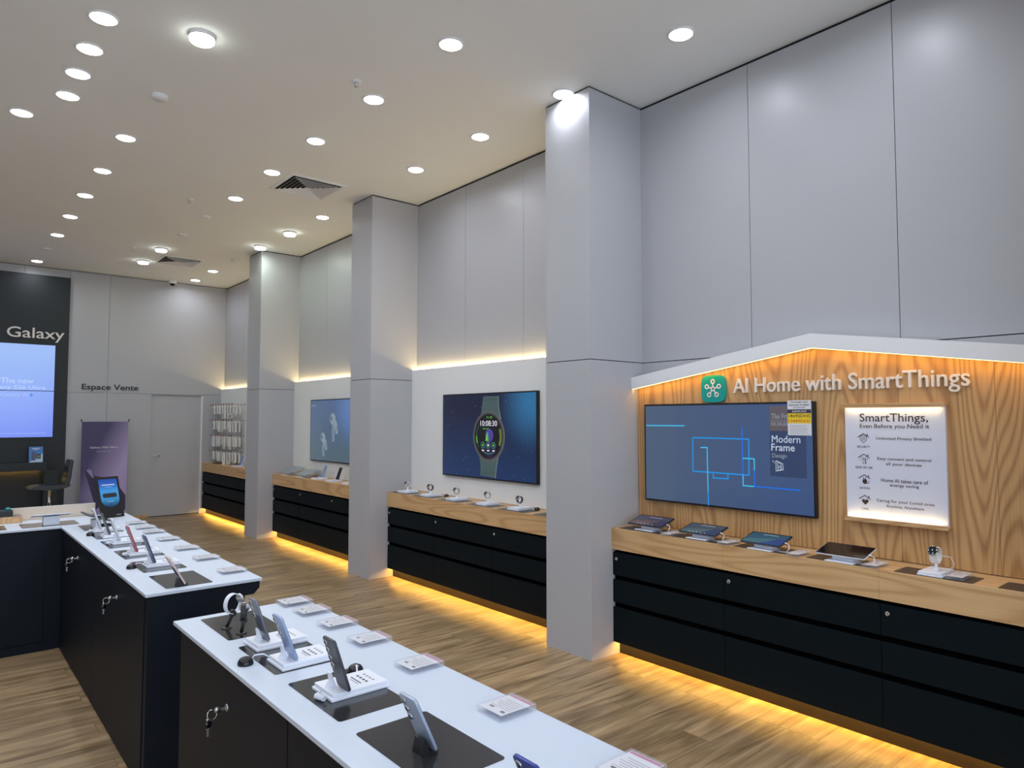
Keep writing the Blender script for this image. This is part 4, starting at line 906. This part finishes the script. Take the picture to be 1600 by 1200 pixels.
dome(.885, 5.56, ZT + .0016, 'black security dome beside the dark grey phone', (.06, .0, .012))
for y, l in [(3.77, 'closest to the counter end'), (4.208, 'level with the navy phone'), (4.60, 'level with the red phone'), (5.025, 'level with the front white phone'), (5.405, 'level with the dark grey phone'), (5.668, 'level with the rear white phone'), (5.955, 'farthest along the aisle edge')]:
    card(1.252, y, ZT, 'clear price block on the L shaped counter, ' + l, pink=False)
def slab_tablet(label, x, y, z, rotz, tilt, w_, h_, body, screen, group='tablets on show', back_up=False):
    R = Matrix.Rotation(rotz, 4, 'Z') @ Matrix.Rotation(-math.radians(tilt), 4, 'X')
    t = thing('tablet', label, 'tablet', (x, y, z), group=group, rot=R.to_euler())
    mb = MB(); mb.prism([(a, -.0033, b + h_ / 2) for a, b in rrect(w_, h_, .009)], (0, .0066, 0), body, True); mb.obj('body', t)
    mb = MB(); mb.prism([(a, -.0041, b + h_ / 2) for a, b in rrect(w_ - .003, h_ - .003, .008)], (0, .0007, 0), M_DOME)
    mb.obj('bezel', t)
    mb = MB(); P = Flat((0, -.0043, h_ / 2), (1, 0, 0), (0, 0, 1)); screen(mb, P, w_ / 2 - .009, h_ / 2 - .009); mb.obj('screen', t, flat=True)
    return t
def scr_off(m, P, W, Hh): m.rect2(P, -W, W, -Hh, Hh, M_DOME, 0)
def tab_block(label, x, y, z, lx, ly, h, plate=0):
    t = thing('tablet_block', label, 'display stand', (x, y, z), group='white tablet display blocks')
    mb = MB(); mb.box(-lx / 2, lx / 2, -ly / 2, ly / 2, .0062 if plate else 0, h, M_WHITE, .003); mb.obj('block', t)
    if plate: mb = MB(); mb.box(-lx / 2 - plate, lx / 2 - .005, -ly / 2 - .02, ly / 2 + .02, 0, .006, M_WHITE, .002); mb.obj('plate', t)
    return t
tab_block('white block carrying the pale tablet on the short arm of the counter', .745, 6.33, zb, .105, .075, .066)
slab_tablet('pale tablet seen edge on, on the short arm of the L shaped counter', .745, 6.412, zb + .057, PI, 80, .25, .165, B_WHT, scr_off)
tab_block('white block carrying the dark tablet at the inner corner of the counter', .985, 5.985, zb, .055, .10, .058)
slab_tablet('dark tablet tilted on a white block at the inner corner of the counter', 1.062, 5.985, zb + .047, FX, 70, .24, .17, B_DRK, scr_off)
t = thing('poster_stand', 'black framed blue phone poster leaning on the far end of the counter', 'poster', (1.185, 6.44, ZT), rot=(Matrix.Rotation(math.radians(24), 4, 'Z') @ Matrix.Rotation(math.radians(-17), 4, 'X')).to_euler())
mb = MB(); mb.box(-.098, .098, 0, .010, .004, .345, M_BLKP, .002); mb.obj('frame', t)
mb = MB(); mb.prism([(0, .010, .30), (0, .13, .050), (0, .12, .048), (0, .010, .26)], (.03, 0, 0), M_BLKP); mb.obj('prop', t)
mb = MB(); P = flat_back(-.0006)
M_PB = mat('poster_blue', (.02, .1, .4), .35)
tc = nd(M_PB, 'ShaderNodeTexCoord'); sp = nd(M_PB, 'ShaderNodeSeparateXYZ'); lk(M_PB, tc.outputs['Object'], sp.inputs[0]); rp = nd(M_PB, 'ShaderNodeValToRGB'); mr = nd(M_PB, 'ShaderNodeMapRange'); mr.inputs[1].default_value = .10; mr.inputs[2].default_value = .33
lk(M_PB, sp.outputs[2], mr.inputs[0]); lk(M_PB, mr.outputs[0], rp.inputs[0])
rp.color_ramp.elements[0].position = 0; rp.color_ramp.elements[0].color = (*sc(20, 60, 100), 1); rp.color_ramp.elements[1].position = 1; rp.color_ramp.elements[1].color = (*sc(30, 70, 160), 1)
for ps, cc in ((.25, (60, 150, 205)), (.55, (70, 160, 225)), (.75, (40, 110, 205))):
    e = rp.color_ramp.elements.new(ps); e.color = (*sc(*cc), 1)
lk(M_PB, rp.outputs[0], bsdf(M_PB).inputs['Base Color'])
mb.poly2(P, [(-.078, .325), (.078, .325), (.078, .19)] + [(.078 * math.cos(q), .16 + .07 * math.sin(q)) for q in [-PI * i / 18 for i in range(19)]] + [(-.078, .19)], M_PB, 0)
mb.face([P.p(a * .95, b + .188, .0008) for a, b in rrect(.125, .036, .012)], M_INK)
mb.rect2(P, -.055, .055, .272, .280, M_PAPER, .0008); mb.rect2(P, -.03, .03, .256, .260, mat('sky_print', sc(150, 200, 235), .5), .0008); mb.rect2(P, -.03, .03, .135, .140, mat('sky_print', (0, 0, 0)), .0008)
mb.rect2(P, .03, .07, .02, .026, M_GREYP, .0008); mb.obj('print', t, flat=True)

# ------------------------------------------------------------------ gabled oak display: tablets, watch, price blocks
ZW = .912
for y0, y1, l in [(2.99, 3.36, 'under the tablet by the column'), (2.52, 2.90, 'under the second tablet from the column'), (2.075, 2.43, 'under the teal screened tablet'), (1.62, 1.965, 'under the dark screened tablet'), (1.14, 1.497, 'under the white watch'), (.70, 1.040, 'empty, at the picture edge')]:
    counter_mat(3.842, 4.022, y0, y1, ZW, 'dark mat on the oak worktop ' + l, M_MATW)
zw = ZW + .0016
def wallpaper(c1, c2, c3, k):
    A, B, D = glow('tab_a%d' % k, sc(*c1), .5), glow('tab_b%d' % k, sc(*c2), .5), glow('tab_c%d' % k, sc(*c3), .5); wh = glow('tab_w', sc(190, 195, 205))
    def d(m, P, W, Hh):
        m.rect2(P, -W, W, -Hh, Hh, A, 0)
        m.poly2(P, [(-W, -Hh), (W * .2, -Hh), (W * .75, -Hh * .1), (W * .4, Hh * .15), (-W * .2, -Hh * .1), (-W, -Hh * .4)], B, .0002)
        m.poly2(P, [(-W * .1, -Hh), (W, -Hh), (W, Hh * .35), (W * .55, Hh * .1), (W * .2, -Hh * .55)], D, .0004)
        m.rect2(P, -W * .35, W * .45, Hh * .68, Hh * .74, wh, .0004)
        if k != 3:
            for i in range(5): m.disc2(P, -W * .5 + W * .22 * i, -Hh * .84, .005, wh, .0006, 10)
    return d
TB = [(3.160, 3.885, 17, 'showing a dusky wallpaper, beside the front column', wallpaper((78, 80, 104), (112, 92, 100), (62, 60, 92), 1), .30), (2.715, 3.868, 15, 'showing a grey-blue mountain wallpaper, second from the front column', wallpaper((74, 90, 108), (92, 116, 120), (54, 66, 104), 2), .285), (2.250, 3.842, 15, 'showing a teal and blue wallpaper, third from the front column', wallpaper((44, 92, 116), (70, 120, 132), (40, 70, 140), 3), .262), (1.775, 3.845, 14, 'with a black blank screen, fourth from the front column', scr_off, .268)]
for y, x, ti, l, dr, w_ in TB:
    slab_tablet('tablet ' + l, x, y, ZW + .036, -PI / 2, 90 - ti, w_, .165, B_WHT if 'blank' in l else B_DRK, dr)
    tab_block('white block carrying the tablet ' + l, x + .075, y, zw, .075, .115, .036, .05)
for y, x, ti, l, dr, w_ in TB:
    e = y - w_ / 2; mb = MB(); mb.tube([(x + .062, e + .002, ZW + .054), (x + .062, e - .010, ZW + .053)], .0042, M_WHITE, 8)
    mb.tube([(x + .062, e - .008, ZW + .053), (x + .060, e - .026, ZW + .046), (x + .048, e - .032, ZW + .026), (x + .034, e - .022, ZW + .007), (x + .034, e + .03, ZW + .0055), (x + .045, y - .062, ZW + .006)], .0022, M_WHITE, 6)
    tag(mb.obj('charging_cable'), 'white cable plugged into the tablet ' + l.split(',')[0], 'cable')
for y, x, l in [(2.933, 3.905, 'between the dusky and the grey-blue tablet'), (2.492, 3.905, 'between the grey-blue and the teal tablet'), (2.030, 3.895, 'between the teal and the blank tablet'), (1.612, 3.915, 'beside the blank tablet'), (1.225, 3.945, 'beside the white watch')]:
    card(x, y, zw if l.endswith('watch') else ZW, 'clear price block on the oak worktop ' + l, .165, .078, True, False)
def watch_on_stand(label, lab2, x, y, z, face, band, rad=.031, lx=.17, ly=.15):
    display_stand(lab2, x, y, z, PI, lx, ly, neck=False, cable=False)
    t = thing('smartwatch', label, 'watch', (x, y, z + .020), group='watches on white stands')
    part('stem', t, 'w_stem%.3f' % rad, lambda m: m.lathe([(.016, .0005), (.013, .004), (.008, .010), (.008, .030), (.012, .034), (.0, .036)], M_WHITE, n=20, cap=False))
    def bd(m):
        N = 32; c = rad + .033
        for i in range(N):
            q0, q1 = 2 * PI * i / N, 2 * PI * (i + 1) / N; wd = .010 if rad < .04 else .017
            A = lambda q, r_, s: (r_ * math.cos(q), s, c + r_ * math.sin(q))
            for r0, f in ((rad, 1), (rad * .84, -1)):
                m.face([A(q0, r0, -wd), A(q1, r0, -wd), A(q1, r0, wd), A(q0, r0, wd)][::f], band, True)
            for s in (-wd, wd): m.face([A(q0, rad, s), A(q1, rad, s), A(q1, rad * .84, s), A(q0, rad * .84, s)], band)
    part('band', t, 'w_band%.3f%s' % (rad, band.name), bd)
    def cs(m):
        M = Matrix.Translation((-rad * .80, 0, rad + .033 + rad * .60)) @ Matrix.Rotation(math.radians(-53), 4, 'Y')
        k = 1 if rad < .04 else 1.3; m.lathe([(0, -.004), (.0195 * k, -.004), (.021 * k, -.001), (.021 * k, .004), (.0185 * k, .006)], M_STEEL, n=28, M=M, cap=False); m.lathe([(.0186 * k, .0058), (.016 * k, .0068), (0, .007)], face, n=28, M=M, cap=False)
    part('case', t, 'w_case%.3f%s' % (rad, face.name), cs)
    return t
M_FACE = mat('watch_glass', sc(10, 10, 14), .08, coat=.5)
B_CRM = body_mat('band_cream', (226, 224, 220), .5, 0)
watch_on_stand('white watch on a stand under the lit information board', 'white base under the watch by the information board', 3.945, 1.33, zw, M_FACE, B_CRM, .042, .19, .115)
mb = MB(); mb.tube([(3.965, 1.315, 1.005), (3.985, 1.275, 1.0), (3.995, 1.262, .965), (3.985, 1.282, zw + .022)], .0016, M_WHITE, 6); tag(mb.obj('charging_cable'), 'thin white cable looping beside the white watch', 'cable')
# watch display
WB = [('white', 'against the second column'), ('black', 'second from the second column'), ('silver', 'in the middle of the five'), ('pale', 'fourth from the second column'), ('dark', 'closest to the front column')]
B_SLV = body_mat('band_silver', (186, 188, 192), .4, .2)
for (c, l), y in zip(WB, (6.432, 5.993, 5.533, 5.044, 4.593)):
    counter_mat(3.842, 4.03, y - .19, y + .17, ZW, 'grey mat on the oak worktop under the watch ' + l, M_MATW)
    watch_on_stand('%s banded watch on a white stand, %s' % (c, l), 'white base under the %s banded watch %s' % (c, l), 3.965, y, zw, M_FACE, {'white': B_CRM, 'black': M_BLKP, 'silver': B_SLV, 'pale': B_SLV, 'dark': B_LIL}[c])
    def lip(m): pass
counter_mat(3.842, 4.03, 3.95, 4.30, ZW, 'grey mat on the oak worktop cut off by the front column', M_MATW)
dome(4.058, 5.84, ZW, 'black security dome beside the black banded watch', (-.05, .03, .012))
dome(4.058, 4.47, ZW, 'black security dome beside the dark banded watch', (-.05, .03, .012))
# earbud screen display: two grey tablets, phones
M_REFL = mat('painted_reflection_screen', sc(120, 128, 132), .22, emit=sc(70, 76, 80), es=.5)  # grey base and faint glow paint the ceiling reflected in the glass
def scr_reflection(m, P, W, Hh): m.rect2(P, -W - .006, W + .006, -Hh - .006, Hh + .006, M_REFL, 0)
for y, l, ti in [(9.55, 'large tablet with painted grey reflection lying low against the third column', 17), (9.02, 'large tablet with painted grey reflection lying low beside the phones', 15)]:
    slab_tablet(l, 3.862, y, ZW + .032, -PI / 2, 90 - ti, .36, .235, B_SLV, scr_reflection)
    tab_block('white block carrying the ' + l, 3.94, y, zw - .0016, .075, .14, .030, .05)
dome(4.06, 8.80, ZW, 'black security dome between the grey tablets and the light phone', (-.05, -.05, .012))
for y, c, l in [(8.60, B_BLU, 'light blue phone under the earbud screen'), (8.17, B_LIL, 'dark phone under the earbud screen'), (7.72, B_DRK, 'phone half hidden by the second column')]:
    display_stand('white base holding the ' + l, 3.955, y, ZW, PI, .17, .15, cable=False); phone(l, 3.994, y, ZW + .0208, -PI / 2, 20, c, screen=c if c is B_BLU else None)
# accessory wall
display_stand('white base holding the blue screened phone by the accessory wall', 3.955, 11.72, ZW, PI, .17, .15, cable=False)
phone('phone with bright blue screen before the hanging accessories', 3.994, 11.72, ZW + .0208, -PI / 2, 20, B_WHT, screen=glow('phone_blue_screen', sc(46, 84, 150)))
counter_mat(3.86, 4.03, 12.55, 12.95, ZW, 'dark mat on the oak worktop in the corner by the door', M_MATW)
M_PACK = mat('white_card', sc(236, 235, 232), .6); M_PACK2 = mat('clear_blister', sc(176, 178, 180), .25); M_REDT = mat('red_tag', sc(132, 40, 52), .6); M_CASE = mat('dark_case', sc(60, 62, 66), .5); M_BEI = mat('cream_case', sc(196, 186, 160), .6)
ROWN = ['top', 'second', 'third', 'bottom']
rnd = random.Random(11)
for r, z in enumerate((1.945, 1.672, 1.405, 1.135)):
    for k in range(9):
        y = 13.13 - .142 * k + rnd.uniform(-.012, .012)
        t = thing('display_hook', 'wire hook holding packs in the %s row of the accessory wall' % ROWN[r], 'hook', (XL, y, z), group='wire hooks of the %s accessory row' % ROWN[r])
        part('wire', t, 'hook', lambda m: (m.tube([(0, 0, 0), (-.20, 0, .006), (-.208, 0, .014)], .0028, M_CHROME, 6), m.box(-.006, -.0005, -.012, .012, -.02, .02, M_STEEL)))
        part('red_end', t, 'hookr', lambda m: m.box(-.216, -.210, -.014, .014, -.008, .022, M_REDT, .002))
        h = rnd.choice((.13, .15, .19, .20)) if r != 1 else rnd.choice((.12, .17, .17)); dk = rnd.random()
        if k < 3: h = .13 if r != 2 else .17
        for j, xo in enumerate((-.085, -.150, -.195)[:2 + (k % 2)]):
            p = thing('accessory_pack', 'white hanging phone accessory pack in the %s row of the accessory wall' % ROWN[r], 'package', (XL + xo, y, z), group='hanging packs in the %s accessory row' % ROWN[r])
            kk = '%.2f' % h
            part('box', p, 'pk' + kk, lambda m: m.box(-.014, .014, -.041, .041, -.028 - h, -.022, M_PACK, .002))
            part('header', p, 'ph', lambda m: (m.box(-.0012, .0012, -.03, .03, -.022, -.006, M_PACK), m.box(-.0012, .0012, -.03, -.008, -.006, .016, M_PACK), m.box(-.0012, .0012, .008, .03, -.006, .016, M_PACK), m.box(-.0012, .0012, -.03, .03, .012, .016, M_REDT)))
            part('window', p, 'pw%s%d' % (kk, int(dk * 4)), lambda m: m.box(-.0146, -.0142, -.016, .016, -.018 - h, -.04, (M_CASE, M_PACK, M_PACK2, M_BEI)[int(dk * 4)]))
